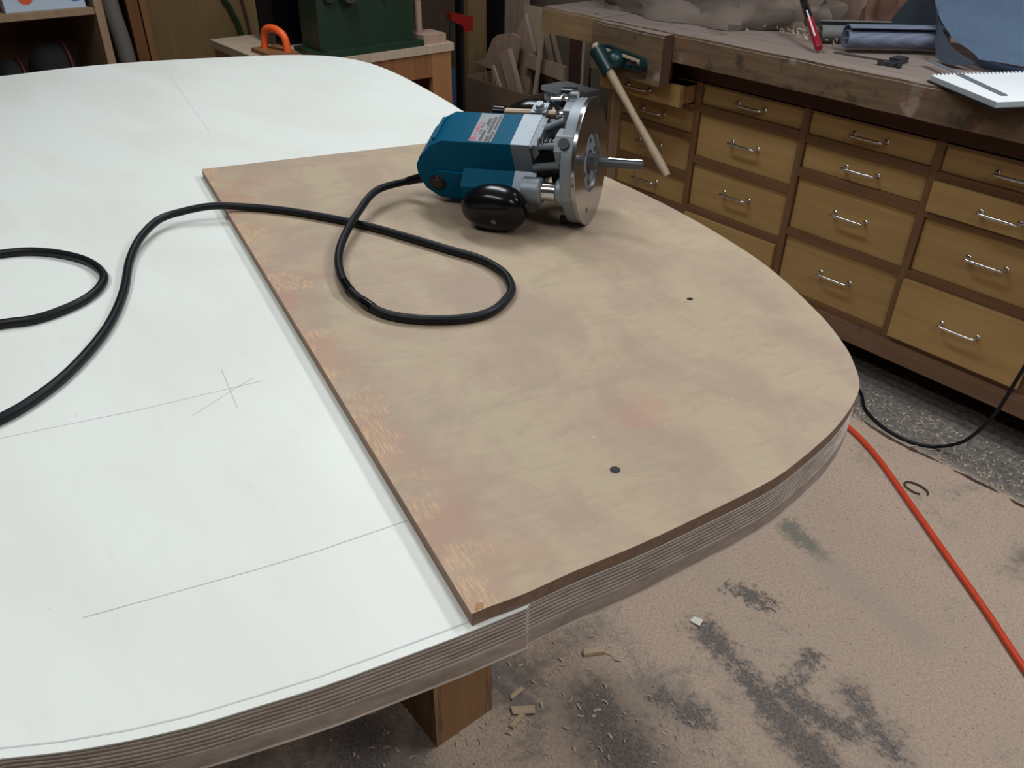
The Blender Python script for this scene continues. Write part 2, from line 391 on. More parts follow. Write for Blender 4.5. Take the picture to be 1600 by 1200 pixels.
# ------------------------------------------------------------------ the room
X0, X1, Y0, Y1, ZC = -3.75, 2.4, -2.6, 2.86, 2.6
bm = B(); vs = [bm.verts.new(p) for p in ((X0, Y0, 0), (X1, Y0, 0), (X1, Y1, 0), (X0, Y1, 0))]; bm.faces.new(vs)
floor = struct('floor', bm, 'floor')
struct('wall_back', bx(X0 - 0.1, X0, Y0, Y1, 0, ZC), 'walldark')
struct('wall_right', bx(X0, X1, Y1, Y1 + 0.1, 0, ZC), 'wallpaint')
struct('wall_left', bx(X0, X1, Y0 - 0.1, Y0, 0, ZC), 'wallpaint')
struct('wall_front', bx(X1, X1 + 0.1, Y0, Y1, 0, ZC), 'wallpaint')
struct('ceiling', bx(X0, X1, Y0, Y1, ZC, ZC + 0.1), 'ceil')
for i, ((x, y, z, lx, ly, w, c), lo) in enumerate(zip(LAMPS, LAMP_OBJS)):
    t = thing('ceiling_lamp', ['fluorescent ceiling lamp above the router side of the tabletop', 'fluorescent ceiling lamp above the aisle by the bench', 'added fluorescent fill lamp above the open floor right of the tabletop', 'fluorescent ceiling lamp above the near left side of the tabletop'][i], 'lamp', (x, y, ZC))
    bm = B(); box(bm, x - lx / 2 - .03, x + lx / 2 + .03, y - ly / 2 - .02, y + ly / 2 + .02, z + 0.06, ZC)
    obj('housing', bm, 'white', t)
    for s in (-1, 1):
        bm = B(); cyl(bm, (x - lx / 2, y + s * .05, z + .035), (x + lx / 2, y + s * .05, z + .035), .013); obj('tube', bm, 'white', t, True)
    lo.parent = t; lo.location = Vector((x, y, z)) - t.location; lo.name = 'tube_light'

# seam and grooves in the floor by the bench
for pts in ([(-0.8194, 1.969), (-0.76, 1.955), (-0.7017, 1.949), (-0.64, 1.951), (-0.575, 1.955)], [(-0.5425, 1.951), (-0.48, 1.953), (-0.4284, 1.9525)], [(-0.40, 1.951), (-0.3646, 1.948), (-0.25, 1.95), (0.1, 1.95)]):
    P_ = [p.to_2d() + Vector((0, .004 * mnoise.noise(Vector((p.x * 30, 0, 1))))) for p in catmull([(*p, 0) for p in pts], 10)]
    bm = B(); n_ = len(P_)
    wd = [max(.0008, (.0055 + .0045 * mnoise.noise(Vector((p.x * 45, 3, 0)))) * min(1, 4 * k / n_ + .1, 4 * (n_ - 1 - k) / n_ + .1)) for k, p in enumerate(P_)]
    a_ = [bm.verts.new((p.x, p.y + w, .0012)) for p, w in zip(P_, wd)]; b_ = [bm.verts.new((p.x, p.y - w, .0012)) for p, w in zip(P_, wd)]
    for k in range(n_ - 1): bm.faces.new((a_[k], b_[k], b_[k + 1], a_[k + 1]))
    obj('floor_seam', bm, 'scrap_dark', floor)

# ------------------------------------------------------------------ tabletop
ZT, ZP = 0.914, 0.926          # white face, template face
NEAR = [[-0.3817, -0.0468], [-0.3642, -0.0183], [-0.3488, 0.0116], [-0.3354, 0.0432], [-0.3243, 0.0772], [-0.313, 0.1132], [-0.3033, 0.1522], [-0.2934, 0.1939], [-0.2898, 0.2107], [-0.2827, 0.2481]]
TPL = [[-0.2876, 0.2222], [-0.2816, 0.248], [-0.2756, 0.2885], [-0.2658, 0.3413], [-0.2578, 0.4016], [-0.2505, 0.4698], [-0.2514, 0.5138], [-0.257, 0.5686], [-0.2658, 0.6095], [-0.2753, 0.6386], [-0.2842, 0.6566], [-0.303, 0.68], [-0.3309, 0.7072], [-0.3857, 0.7463], [-0.4876, 0.8], [-0.5816, 0.8313], [-0.6759, 0.8535], [-0.7599, 0.8667], [-0.8271, 0.874], [-0.94, 0.888], [-1.05, 0.905]]
FAR = [[-1.16, 0.924], [-1.2916, 0.944], [-1.3693, 0.9618], [-1.4991, 0.9882], [-1.635, 1.0112], [-1.7578, 1.0191], [-1.8474, 1.0023], [-1.9086, 0.9668], [-1.9597, 0.908], [-1.9939, 0.8413], [-2.0506, 0.7066], [-2.095, 0.5735]]
CEN = Vector((-1.20, 0.349))
FAR += [[-2.1175, 0.4409], [-2.1185, 0.3106]]
near_c = [p.to_2d() for p in catmull([(x + .0035, y, 0) for x, y in NEAR], 6)]
tpl_c = [p.to_2d() for p in catmull([(x, y, 0) for x, y in TPL[1:]], 6)]
# the unseen side: the same oval turned through half a circle about its centre
refl = [[2 * CEN.x - x, 2 * CEN.y - y] for x, y in (TPL[5:] + FAR[:10])]
far_c = [p.to_2d() for p in catmull([(x, y + .002, 0) for x, y in FAR] + [(x, y, 0) for x, y in refl], 6)]
OUT = near_c + tpl_c[1:] + far_c
def offset_loop(P, d):
    n = len(P); out = []
    for i in range(n):
        t = (P[(i + 1) % n] - P[i - 1]); t.normalize(); out.append(P[i] + Vector((t.y, -t.x)) * d)
    return out
table = thing('tabletop', 'large oval white plywood tabletop under construction lying flat', 'tabletop', (CEN.x, CEN.y, ZT - .041))
def ring_stack(P, levels):
    """levels: (z, offset, material index of the band below)"""
    bm = B(); loops = []
    for z, d, mi in levels:
        L = offset_loop(P, d); loops.append([bm.verts.new((p.x, p.y, z)) for p in L])
    n = len(P)
    for (A, C, lv) in zip(loops, loops[1:], levels):
        for i in range(n):
            f = bm.faces.new((A[i], C[i], C[(i + 1) % n], A[(i + 1) % n])); f.material_index = lv[2]
    f = bm.faces.new(loops[0]); f.material_index = levels[0][2]
    f = bm.faces.new(loops[-1][::-1]); f.material_index = levels[-1][2]
    return bm
bm = ring_stack(OUT, [(ZT, 0, 0), (ZT - .0012, 0, 0)]); obj('face_veneer', bm, 'white_ply', table)
lev = []; z = ZT - .0012
for k in range(7):
    lev.append((z, -.0005, 0)); lev.append((z - .0022, -.0005, 1)); lev.append((z - .0023, -.0001, 1)); lev.append((z - .0035, -.0001, 0)); z -= .0036
core = obj('plywood_core', ring_stack(OUT, lev + [(z, -.0002, 0), (z - .0001, -.0002, 0)]), ['ply_dark', 'ply_light'], table)
zb = z - .0001
obj('lower_band', ring_stack(OUT, [(zb, 0, 0), (ZT - .0395, 0, 1), (ZT - .041, 0.0006, 1)]), ['ply_lower', 'ply_light'], table)
def pencil(pts, w=.0009):
    bm = B(); ribbon(bm, pts, w, ZT + .00025); obj('pencil_line', bm, 'pencil', table)
pencil([(p[0] - .0042, p[1]) for p in NEAR[:-1]], .0011)
pencil([(-0.6893, 0.2089), (-0.6185, 0.1942)], .0008)
pencil([(-0.6988, 0.0187), (-0.6686, 0.1257), (-0.6461, 0.2309)], .0005)
pencil([(-0.4535, 0.0169), (-0.4234, 0.1226), (-0.4125, 0.1663), (-0.3995, 0.2343)], .0007)
pencil([(-0.6569, 0.2262), (-0.631, 0.1575)], .0005)
pencil([(-1.9207, 0.6064), (-1.4504, 0.5065)], .0008)

# box legs under the table
def box_leg(x0, y0, w, dpt, label):
    t = thing('box_leg', label, 'leg', (x0, y0, 0), 'plywood box legs under the tabletop')
    top = ZT - .0412; th = .016
    # near the viewer is +x; panels overlap at the corners
    obj('panel', bx(x0 - .012, x0, y0 + th, y0 + w - th, 0, top), 'plyleg', t)
    obj('panel', bx(x0 - dpt, x0 - dpt + .012, y0 + th, y0 + w - th, 0, top), 'plyleg', t)
    obj('side_panel', bx(x0 - dpt, x0, y0, y0 + th, 0, top), 'plyleg_edge', t)
    obj('side_panel', bx(x0 - dpt, x0, y0 + w - th, y0 + w, 0, top), 'plyleg_edge', t)
    return t
box_leg(-0.7393, 0.4548, 0.124, 0.30, 'brown plywood box leg standing on the dusty floor under the tabletop edge')
box_leg(-0.74, -0.022, 0.124, 0.30, 'brown plywood box leg just showing under the near left tabletop edge')
box_leg(-1.60, 0.62, 0.124, 0.30, 'brown plywood box leg under the far end of the tabletop')

# ------------------------------------------------------------------ routing template on the table
A = Vector((-0.2897, 0.2103)); Bc = Vector((-1.2338, 0.4079))
ang = math.atan2(0.9788, 0.2049)
tpl = thing('routing_template', 'tan quarter-oval plywood routing template lying on the white tabletop', 'template', (A.x, A.y, ZT))
tpl.rotation_euler = (0, 0, ang)
ux = Vector((0.2049, 0.9788)); uy = Vector((-0.9788, 0.2049))
def loc2(p): q = Vector((p[0], p[1])) - A; return Vector((q.dot(ux), q.dot(uy)))
edge = catmull([(*p, 0) for p in TPL[0:1] + TPL[1:]], 6)
TP = [A] + [p.to_2d() for p in edge] + [Vector((-1.094, 0.911)), Bc]
TL = [loc2(p) for p in TP]
# a little chipped splinter at the near corner
bm = B()
top = [bm.verts.new((p.x, p.y, .0118)) for p in TL]; low = [bm.verts.new((p.x, p.y, 0.0002)) for p in TL]
f = bm.faces.new(top); f.material_index = 0
n = len(TL)
for i in range(n):
    f = bm.faces.new((top[i], top[(i + 1) % n], low[(i + 1) % n], low[i])); f.material_index = 1
bm.faces.new(low[::-1]).material_index = 1
obj('board', bm, ['template', 'ply_side'], tpl, off=(0, 0, 0))
bm = B(); prism(bm, [(p.x, p.y) for p in []] or [tuple(loc2((-0.2905, 0.2135))), tuple(loc2((-0.2890, 0.2190))), tuple(loc2((-0.2925, 0.2225))), tuple(loc2((-0.2950, 0.2180)))], 'z', .0117, .0120)
obj('splinter', bm, 'cab', tpl, off=(0, 0, 0))
for hx, hy, r in ((-0.3354, 0.3867, .0042), (-0.4937, 0.6631, .0034)):
    q = loc2((hx, hy)); bm = B(); cyl(bm, (q.x, q.y, .0105), (q.x, q.y, .0121), r, seg=18); s = obj('screw_hole', bm, 'ink', tpl, off=(0, 0, 0))
    bm = B(); cyl(bm, (q.x, q.y, .0118), (q.x, q.y, .01225), r * .45, seg=6); obj('screw', bm, 'darksteel', s, off=(0, 0, 0))

# ------------------------------------------------------------------ plunge router
yaw, tilt, roll = math.radians(31.049), 0.05931159, math.radians(22)
ax = Vector((math.cos(tilt) * math.cos(yaw), math.cos(tilt) * math.sin(yaw), math.sin(tilt)))
ya = Vector((-math.sin(yaw), math.cos(yaw), 0)); za = ax.cross(ya)
Yr = math.cos(roll) * ya + math.sin(roll) * za; Zr = -math.sin(roll) * ya + math.cos(roll) * za
RM = Matrix(((ax.x, Yr.x, Zr.x, -0.726558), (ax.y, Yr.y, Zr.y, 0.731005), (ax.z, Yr.z, Zr.z, 1.0052), (0, 0, 0, 1)))
router = thing('plunge_router', 'teal and silver plunge router lying on its side on the tan template', 'router')
router.matrix_world = RM
RI = RM.inverted()
def rp(name, bm, mat, parent=None, smooth=False, bevel=0.0, seg=2):
    return obj(name, bm, mat, parent or router, smooth, off=(0, 0, 0), bevel=bevel, seg=seg)
# motor housing
side = [(-.0935, .044), (-.188, .044), (-.207, .034), (-.226, .016), (-.2345, .002), (-.236, -.016), (-.230, -.036), (-.214, -.050), (-.180, -.056), (-.0935, -.057)]
bm = B(); prism(bm, side, 'y', -.0305, .0305); hous = rp('motor_housing', bm, 'teal', bevel=.0045, seg=3)
for s in (-1, 1):
    bm = B(); prism(bm, [(s * .028, .0035), (s * .0535, -.0095), (s * .0545, -.036), (s * .049, -.042), (s * .028, -.046)], 'x', -.1655, -.0935)
    rp('side_pod', bm, 'teal', bevel=.0022)
    bm = B(); prism(bm, [(-.166, -.006), (-.205, -.004), (-.222, -.014), (-.228, -.026), (-.214, -.044), (-.166, -.050)], 'y', s * .030, s * .0335)
    rp('cheek', bm, 'teal', bevel=.0018)
bm = B(); cyl(bm, (-.2085, -.0333, -.0235), (-.2085, -.0348, -.0235), .0125, .0115, 24); sw = rp('switch', bm, 'black', smooth=True)
bm = B(); cyl(bm, (-.2085, -.0346, -.0235), (-.2085, -.0356, -.0235), .0082, .0075, 20); rp('switch_button', bm, 'redswitch', sw, True)
for k in range(5):   # cooling ribs on the sloping back
    bm = B(); t = k / 4
    cx, cz = -.205 - .024 * t, .0365 - .032 * t
    box(bm, cx - .0022, cx + .0022, -.018, .026, cz - .003, cz + .0016); rp('cooling_rib', bm, 'teal', bevel=.0008, seg=1)
# label
bm = B(); box(bm, -.1505, -.1195, -.0285, .0285, .0438, .0446); lab = rp('rating_label', bm, 'label', bevel=.0003, seg=1)
def text(body, size, x, y, z, mat, sx=1.0):
    cu = bpy.data.curves.new('lettering', 'FONT'); cu.body = body; cu.size = size; cu.extrude = .00006
    o = bpy.data.objects.new('lettering', cu); COL.objects.link(o)
    bpy.context.view_layer.update()
    me = bpy.data.meshes.new_from_object(o.evaluated_get(bpy.context.evaluated_depsgraph_get()))
    bpy.data.objects.remove(o)
    # reads along +y, letter tops towards -x
    for v in me.vertices: v.co = Vector((x - v.co.y, y + v.co.x * sx, z + v.co.z))
    return link_mesh('lettering', me, mat, lab)
def bar(x0, x1, y0, y1, mat='ink', z=.0448):
    bm = B(); box(bm, x0, x1, y0, y1, .0445, z); rp('printed_bar', bm, mat, lab)
text('makita', .0088, -.1436, -.0155, .0447, 'redink', 1.1)
bm = B(); cyl(bm, (-.1462, -.0225, .0445), (-.1462, -.0225, .0448), .0040, seg=20); rp('emblem', bm, 'redink', lab)
text('M', .0058, -.1440, -.0247, .0449, 'label')
text('ROUTER', .0055, -.1385, -.0135, .0447, 'ink', 1.1)
bar(-.1372, -.1330, -.027, -.006); bar(-.1372, -.1330, .004, .018)
text('MODEL 3612BR', .0034, -.1318, -.004, .0447, 'ink')
bar(-.1300, -.1250, -.027, -.016); bar(-.1305, -.1262, -.012, .022)
text('MADE IN JAPAN', .0026, -.1268, -.010, .0449, 'label')
bar(-.1243, -.1212, -.027, -.008); bar(-.1243, -.1212, -.004, .026)
for x in (-.1495, -.1205):
    for y in (-.0275, .0275):
        bm = B(); cyl(bm, (x, y, .0444), (x, y, .0451), .0011, seg=8); rp('rivet', bm, 'alu', lab)
# gear housing
bm = B(); prism(bm, [(-.0309, .0444), (.0309, .0444), (.0309, -.05), (-.0309, -.05)], 'x', -.0935, -.0685); gear = rp('front_housing', bm, 'alu', bevel=.0025, seg=2)
for s in (-1, 1):
    bm = B(); prism(bm, [(s * .029, .0042), (s * .0545, -.0088), (s * .0640, -.0110), (s * .0640, -.034), (s * .049, -.0425), (s * .029, -.046)], 'x', -.0935, -.064)
    rp('column_arm', bm, 'alu', bevel=.0022)
    bm = B(); lathe_x(bm, [(-.072, .0165), (-.050, .0165), (-.0475, .0145)], s * .062, .0005, 28); rp('column_boss', bm, 'alu', None, True)
    bm = B(); lathe_x(bm, [(-.050, .0112), (-.015, .0112)], s * .062, .0005, 28); rp('plunge_column', bm, 'chrome', None, True)
    bm = B(); lathe_x(bm, [(-.029, .0150), (-.0265, .0172), (-.006, .0172)], s * .0605, .0005, 28); rp('column_socket', bm, 'alu', None, True)
for y, z in ((-.0285, .0405), (.0285, .0405), (-.0285, .006)):
    bm = B(); cyl(bm, (-.0700, y, z), (-.0645, y, z), .0038, .0034, 10); rp('housing_screw', bm, 'steel', None, True)
# nose, spring and struts between the housing and the base
bm = B(); lathe_x(bm, [(-.0690, .027), (-.060, .026), (-.050, .021), (-.024, .019)], 0, 0, 32); rp('motor_nose', bm, 'darksteel', None, True)
bm = B(); lathe_x(bm, [(-.046, .030), (-.040, .036), (-.022, .040)], 0, -.006, 32); rp('dust_bell', bm, 'darksteel', None, True)
for p0, p1, r in (((-.067, -.022, .036), (-.024, -.030, .046), .0042), ((-.067, .010, .036), (-.022, .020, .052), .0048), ((-.066, -.030, .010), (-.024, -.046, .030), .005), ((-.066, -.010, .030), (-.040, -.012, .034), .006)):
    bm = B(); cyl(bm, p0, p1, r, r * .9, 10); rp('strut', bm, 'alu', None, True)
bm = B(); prism(bm, [(-.066, .020), (-.058, .030), (-.060, .042), (-.068, .044)], 'y', -.028, .028); rp('bearing_rib', bm, 'alu', bevel=.0012)
path = []
for i in range(81):
    t = i / 80; a = t * 2 * math.pi * 6
    path.append((-.060 + .032 * t, -.020 + .0062 * math.cos(a), .040 + .0062 * math.sin(a)))
bm = B(); tube(bm, path, .0013, 6); rp('lock_spring', bm, 'steel', None, True)
# base casting with lugs
bm = B(); lathe_x(bm, [(-.0205, .0745), (-.0190, .0770), (-.0052, .0770), (-.0052, .041), (-.0190, .041), (-.0205, .0435)], 0, 0, 72, close=True); base = rp('base_casting', bm, 'alu', None, True)
bm = B(); prism(bm, [(-.052, .036), (-.028, .030), (-.016, .040), (-.020, .064), (-.040, .068), (-.054, .056)], 'x', -.0285, -.006); lug = rp('guide_lug', bm, 'alu', bevel=.002)
d_ = Vector((0, -.55, .83)).normalized(); c_ = Vector((-.0165, -.0475, .0625))
bm = B(); cyl(bm, c_ - d_ * .004, c_ + d_ * .0028, .0068, seg=20); rp('guide_hole', bm, 'ink', lug, True)
bm = B(); prism(bm, [(.000, .044), (.044, .040), (.046, .055), (.020, .0735), (.000, .0745)], 'x', -.030, -.006); rp('guide_lug', bm, 'alu', bevel=.002)
# polished sole plate
bm = B(); lathe_x(bm, [(-.0050, .0788), (-.0008, .0790), (0, .0784), (0, .0375), (-.0008, .0365), (-.0050, .0365)], 0, 0, 96, close=True); sole = rp('sole_plate', bm, 'sole', None, True)
bm = B(); lathe_x(bm, [(-.0075, .0405), (-.0045, .0405), (-.0045, .0365), (-.0030, .031), (-.0030, .0150), (-.0075, .0150)], 0, 0, 48, close=True); rp('guide_ring', bm, 'alu', None, True)
for a in (45, 135, 225, 315):
    y, z = .0602 * math.cos(math.radians(a)), .0602 * math.sin(math.radians(a))
    bm = B(); cyl(bm, (-.002, y, z), (.0003, y, z), .0034, seg=14); rp('sole_screw', bm, 'darksteel', sole, True)
for a in (0, 60, 120, 180, 240, 300):
    y, z = .0262 * math.cos(math.radians(a)), .0262 * math.sin(math.radians(a))
    bm = B(); cyl(bm, (-.005, y, z), (-.0026, y, z), .0032, seg=12); rp('ring_hole', bm, 'ink', sole, True)
bm = B(); cyl(bm, (-.022, 0, 0), (-.002, 0, 0), .0135, .0125, 24); cyl(bm, (-.002, 0, 0), (.010, 0, 0), .0108, .0098, 6); rp('collet', bm, 'steel', None, True)
bm = B(); cyl(bm, (.008, 0, 0), (.0655, 0, 0), .0062, seg=20); bit = rp('cutter_bit', bm, 'bitsteel', None, True)
bm = B(); box(bm, .022, .0650, -.0008, .0008, .0050, .0072); rp('cutting_edge', bm, 'chrome', bit)
# knobs
def blob(cx, cy, cz, sx, sy, sz, e=2.6, nu=36, nv=20):
    bm = B(); rows = []
    pw = lambda v, k: math.copysign(abs(v) ** (2 / k), v)
    for j in range(nv + 1):
        ph = -math.pi / 2 + math.pi * j / nv; row = []
        for i in range(nu):
            th = 2 * math.pi * i / nu
            x = pw(math.cos(ph), e) * pw(math.cos(th), e); z = pw(math.cos(ph), e) * pw(math.sin(th), e); y = pw(math.sin(ph), e)
            zs = sz * (1.0 if x > -.1 else 1.0 + .30 * (x + .1))
            row.append(bm.verts.new((cx + sx * x, cy + sy * y, cz + zs * z)))
        rows.append(row)
    for a, b in zip(rows, rows[1:]):
        for i in range(nu): bm.faces.new((a[i], a[(i + 1) % nu], b[(i + 1) % nu], b[i]))
    bmesh.ops.remove_doubles(bm, verts=bm.verts, dist=1e-5)
    return bm
for s in (-1, 1):
    kn = rp('knob', blob(-.106, s * .088, -.0085, .0430, .0225, .0300), 'black', None, True)
    bm = B(); cyl(bm, (-.100, s * .105, -.012), (-.100, s * .1112, -.012), .0036, seg=14); rp('knob_screw', bm, 'steel', kn, True)
    bm = B(); cyl(bm, (-.088, s * .050, -.022), (-.092, s * .070, -.015), .012, seg=18); rp('knob_stem', bm, 'alu', None, True)
# depth stop and turret at the far side
bm = B(); cyl(bm, (-.127, .046, .0345), (-.030, .046, .0345), .0058, seg=16); rp('depth_rod', bm, 'rodbrown', None, True)
bm = B(); cyl(bm, (-.141, .046, .0345), (-.126, .046, .0345), .0088, .0082, 18); rp('rod_cap', bm, 'black', None, True)
bm = B(); box(bm, -.0865, -.0665, .036, .057, .022, .0440); rp('rod_clamp', bm, 'alu', bevel=.0014)
bm = B(); cyl(bm, (-.0765, .0465, .0440), (-.0765, .0465, .0456), .0088, seg=20); cyl(bm, (-.0765, .0465, .0456), (-.0765, .0465, .0505), .0066, .0058, 6); rp('clamp_bolt', bm, 'alu', None, True)
bm = B(); lathe_x(bm, [(-.036, .018), (-.034, .020), (-.024, .020), (-.022, .018)], .050, .046, 28); tur = rp('stop_turret', bm, 'darksteel', None, True)
for y, z, L in ((.046, .058, -.060), (.043, .038, -.050), (.036, .030, -.050), (.062, .050, -.052)):
    bm = B(); cyl(bm, (-.036, y, z), (L, y, z), .0026, seg=10); cyl(bm, (L - .0045, y, z), (L, y, z), .0046, seg=6); cyl(bm, (-.045, y, z), (-.041, y, z), .0048, seg=6)
    rp('stop_screw', bm, 'chrome', tur, True)
bm = B(); cyl(bm, (-.054, .074, .040), (-.036, .074, .040), .0135, seg=24); rp('plunge_nut', bm, 'black', None, True)
bm = B(); cyl(bm, (-.034, -.046, -.0585), (-.006, -.046, -.0585), .0022, seg=10); ts = rp('thumb_screw', bm, 'steel', None, True)
bm = B(); cyl(bm, (-.036, -.046, -.0585), (-.024, -.046, -.0585), .0058, seg=10); rp('wing_head', bm, 'darksteel', ts, True)

# power cord (one piece, still fixed to the router)
CT = [[-0.9332, 0.534], [-0.8898, 0.4788], [-0.846, 0.4353], [-0.8095, 0.4061], [-0.7705, 0.3859], [-0.7297, 0.3732], [-0.693, 0.3715], [-0.6622, 0.3761], [-0.6365, 0.391], [-0.6141, 0.4153], [-0.5983, 0.4446], [-0.5984, 0.4742], [-0.6157, 0.5075], [-0.6335, 0.5229], [-0.6649, 0.5362], [-0.7084, 0.5371], [-0.754, 0.5233], [-0.8116, 0.5059], [-0.8707, 0.4863], [-0.9251, 0.4614], [-0.985, 0.4276], [-1.0286, 0.3933]]
CW = [[-1.0631, 0.2833], [-1.0262, 0.2464], [-0.977, 0.2172], [-0.9117, 0.1904], [-0.8564, 0.1629], [-0.8108, 0.1332], [-0.7652, 0.0937], [-0.7374, 0.0592], [-0.7207, 0.0247]]
C2 = [[-0.9045, 0.0626], [-0.8948, 0.0907], [-0.8965, 0.1161], [-0.9076, 0.145], [-0.9291, 0.168], [-0.9599, 0.182], [-1.006, 0.1797], [-1.0474, 0.162], [-1.0808, 0.1342], [-1.0959, 0.1021]]
rc = 0.0049
cp = [RM @ Vector((-.226, -.018, -.028)), RM @ Vector((-.242, -.020, -.030)), RM @ Vector((-.262, -.024, -.034))]
zt_, zw_ = ZP + rc, ZT + rc
cp += [Vector((x, y, zt_ + h)) for (x, y), h in zip(CT, [.020, .0142, .010, .006, .004, .003, .002] + [0.0004] * 15)]
cp += [Vector((-1.052, 0.354, zt_ + .004)), Vector((-1.068, 0.318, zw_ + .012))]
cp += [Vector((x, y, zw_ + h)) for (x, y), h in zip(CW, [.010, .006, .002] + [.0004] * 6)]
cp += [Vector((x, y, zw_ + .0004)) for x, y in ((-.716, -.02), (-.735, -.075), (-.79, -.105), (-.85, -.085), (-.892, -.03), (-.908, .02))]
cp += [Vector((x, y, zw_ + .0004)) for x, y in C2]
cp += [Vector((x, y, zw_ + .0004)) for x, y in ((-1.105, .05), (-1.11, -.02), (-1.14, -.10))]
path = [RI @ p for p in catmull(cp, 7)]
bm = B(); tube(bm, path, rc, 12); cord = rp('power_cord', bm, 'rubber', None, True)
bm = B(); tube(bm, [RI @ p for p in catmull(cp[:3], 6)], lambda t: .0078 - .0022 * t, 14); rp('cord_sleeve', bm, 'black', cord, True)
for i, (a, b) in enumerate(((7.6, 8.15), (8.9, 9.5))):   # taped repair
    full = catmull(cp, 7); s = full[int(a * 7):int(b * 7) + 1]
    bm = B(); tube(bm, [RI @ p for p in s], lambda t: rc + .0006, 12); rp('tape_wrap', bm, 'black', cord, True)

# ------------------------------------------------------------------ workbench
YF = 2.15                       # drawer-front plane (worktop overhangs to 2.05)
S = YF / 2.05
def bxz(x, z): return x * S, 1.336 + (z - 1.336) * S
bench = thing('drawer_cabinet', 'long brown wooden cabinet full of drawers under the workbench top', 'cabinet', (-1.1, YF, 0))
xs = [-1.965, -1.604, -1.232, -0.859, -0.489, -0.118]
COLS = [[-1.955, -1.615], [-1.593, -1.243], [-1.221, -0.870], [-0.848, -0.500], [-0.478, -0.130]]
ROWS = [[(.758, .694, .085), (.677, .605, 0), (.586, .482, 0), (.460, .372, 0), (.352, .238, 0)],
        [(.758, .700, 0), (.676, .544, 0), (.523, .384, 0), (.364, .238, .022)],
        [(.758, .697, 0), (.675, .604, 0), (.579, .426, 0), (.406, .238, 0)],
        [(.755, .692, 0), (.672, .594, .022), (.576, .430, 0), (.408, .238, .026)],
        [(.755, .692, 0), (.672, .594, 0), (.576, .430, 0), (.408, .238, 0)]]
zt = bxz(0, .762)[1]; zb = bxz(0, .222)[1]
# carcass
obj('end_panel', bx(-2.055, -2.012, YF - .004, 2.72, 0.0, .799), M['shelfwood'], bench)
obj('end_panel', bx(-0.115, -0.09, YF, 2.72, 0.0, .80), 'frame_v', bench)
obj('back_panel', bx(-2.012, -0.115, 2.70, 2.72, zb, .80), 'shelfback', bench)
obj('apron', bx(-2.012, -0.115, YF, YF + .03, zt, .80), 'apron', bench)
xe = [bxz(c, 0)[0] for c in (-1.969, -1.604, -1.232, -0.859, -0.489, -0.118)]
for x in xe:
    obj('stile', bx(x - .0112, x + .0112, YF, YF + .60, zb, zt), 'frame_v', bench)
for ci, c in enumerate(COLS):
    xa, xb = bxz(c[0], 0)[0], bxz(c[1], 0)[0]
    rows = ROWS[ci]
    for i in range(len(rows)):
        hi = bxz(0, rows[i][1])[1]; lo = bxz(0, rows[i + 1][0])[1] if i + 1 < len(rows) else zb
        obj('rail', bx(xa - .001, xb + .001, YF, YF + .5, lo, hi), 'frame', bench)
    obj('rail', bx(xa - .001, xb + .001, YF, YF + .03, bxz(0, rows[0][0])[1], zt + .004), 'frame', bench)
toe = obj('toe_board', bx(-2.012, -0.09, YF - .006, YF + .02, .108, zb), 'toe', bench, bevel=.002, seg=1)
for x in (-0.975, -0.425, -1.6):
    bm = B(); cyl(bm, (x, YF - .0075, .165), (x, YF - .004, .165), .008, seg=14); obj('screw', bm, 'steel', toe, True, off=bench.location)
obj('plinth', bx(-2.0, -0.1, 2.42, 2.6, 0, .12), 'scrap_dark', bench)
hb = B()
def handle_mesh():
    bm = B(); w = .048
    pts = [(-w, 0, 0), (-w, -.012, 0), (-w, -.022, 0), (-w + .006, -.027, 0), (0, -.028, 0), (w - .006, -.027, 0), (w, -.022, 0), (w, -.012, 0), (w, 0, 0)]
    tube(bm, catmull(pts, 3), .0041, 8)
    for s in (-1, 1): cyl(bm, (s * w, 0, 0), (s * w, -.003, 0), .0072, seg=12)
    me = bpy.data.meshes.new('handle'); bm.to_mesh(me); bm.free(); me.materials.append(M['chrome'])
    for p in me.polygons: p.use_smooth = True
    return me
HM = handle_mesh(); REC = .010
for ci, c in enumerate(COLS):
    xa, xb = bxz(c[0], 0)[0], bxz(c[1], 0)[0]
    for zh, zl, out in ROWS[ci]:
        za_, zb_ = bxz(0, zh)[1] - .0015, bxz(0, zl)[1] + .0015
        bm = B(); yf = YF + REC - out
        box(bm, xa + .0015, xb - .0015, yf, yf + .018, zb_, za_)
        d = obj('drawer', bm, 'birch', bench, bevel=.0012, seg=1)
        if out:
            bm = B()
            box(bm, xa + .008, xa + .020, yf + .018, YF + .4, zb_ + .006, za_ - .008)
            box(bm, xb - .020, xb - .008, yf + .018, YF + .4, zb_ + .006, za_ - .008)
            box(bm, xa + .020, xb - .020, yf + .018, YF + .4, zb_ + .006, zb_ + .014)
            obj('drawer_box', bm, 'cab', d, off=bench.location)
        h = bpy.data.objects.new('handle', HM); COL.objects.link(h); h.parent = d
        zc = (za_ + zb_) / 2 + (za_ - zb_) * (.0 if zh - zl < .1 else .05)
        h.location = Vector(((xa + xb) / 2 + .002, yf, zc)) - bench.location

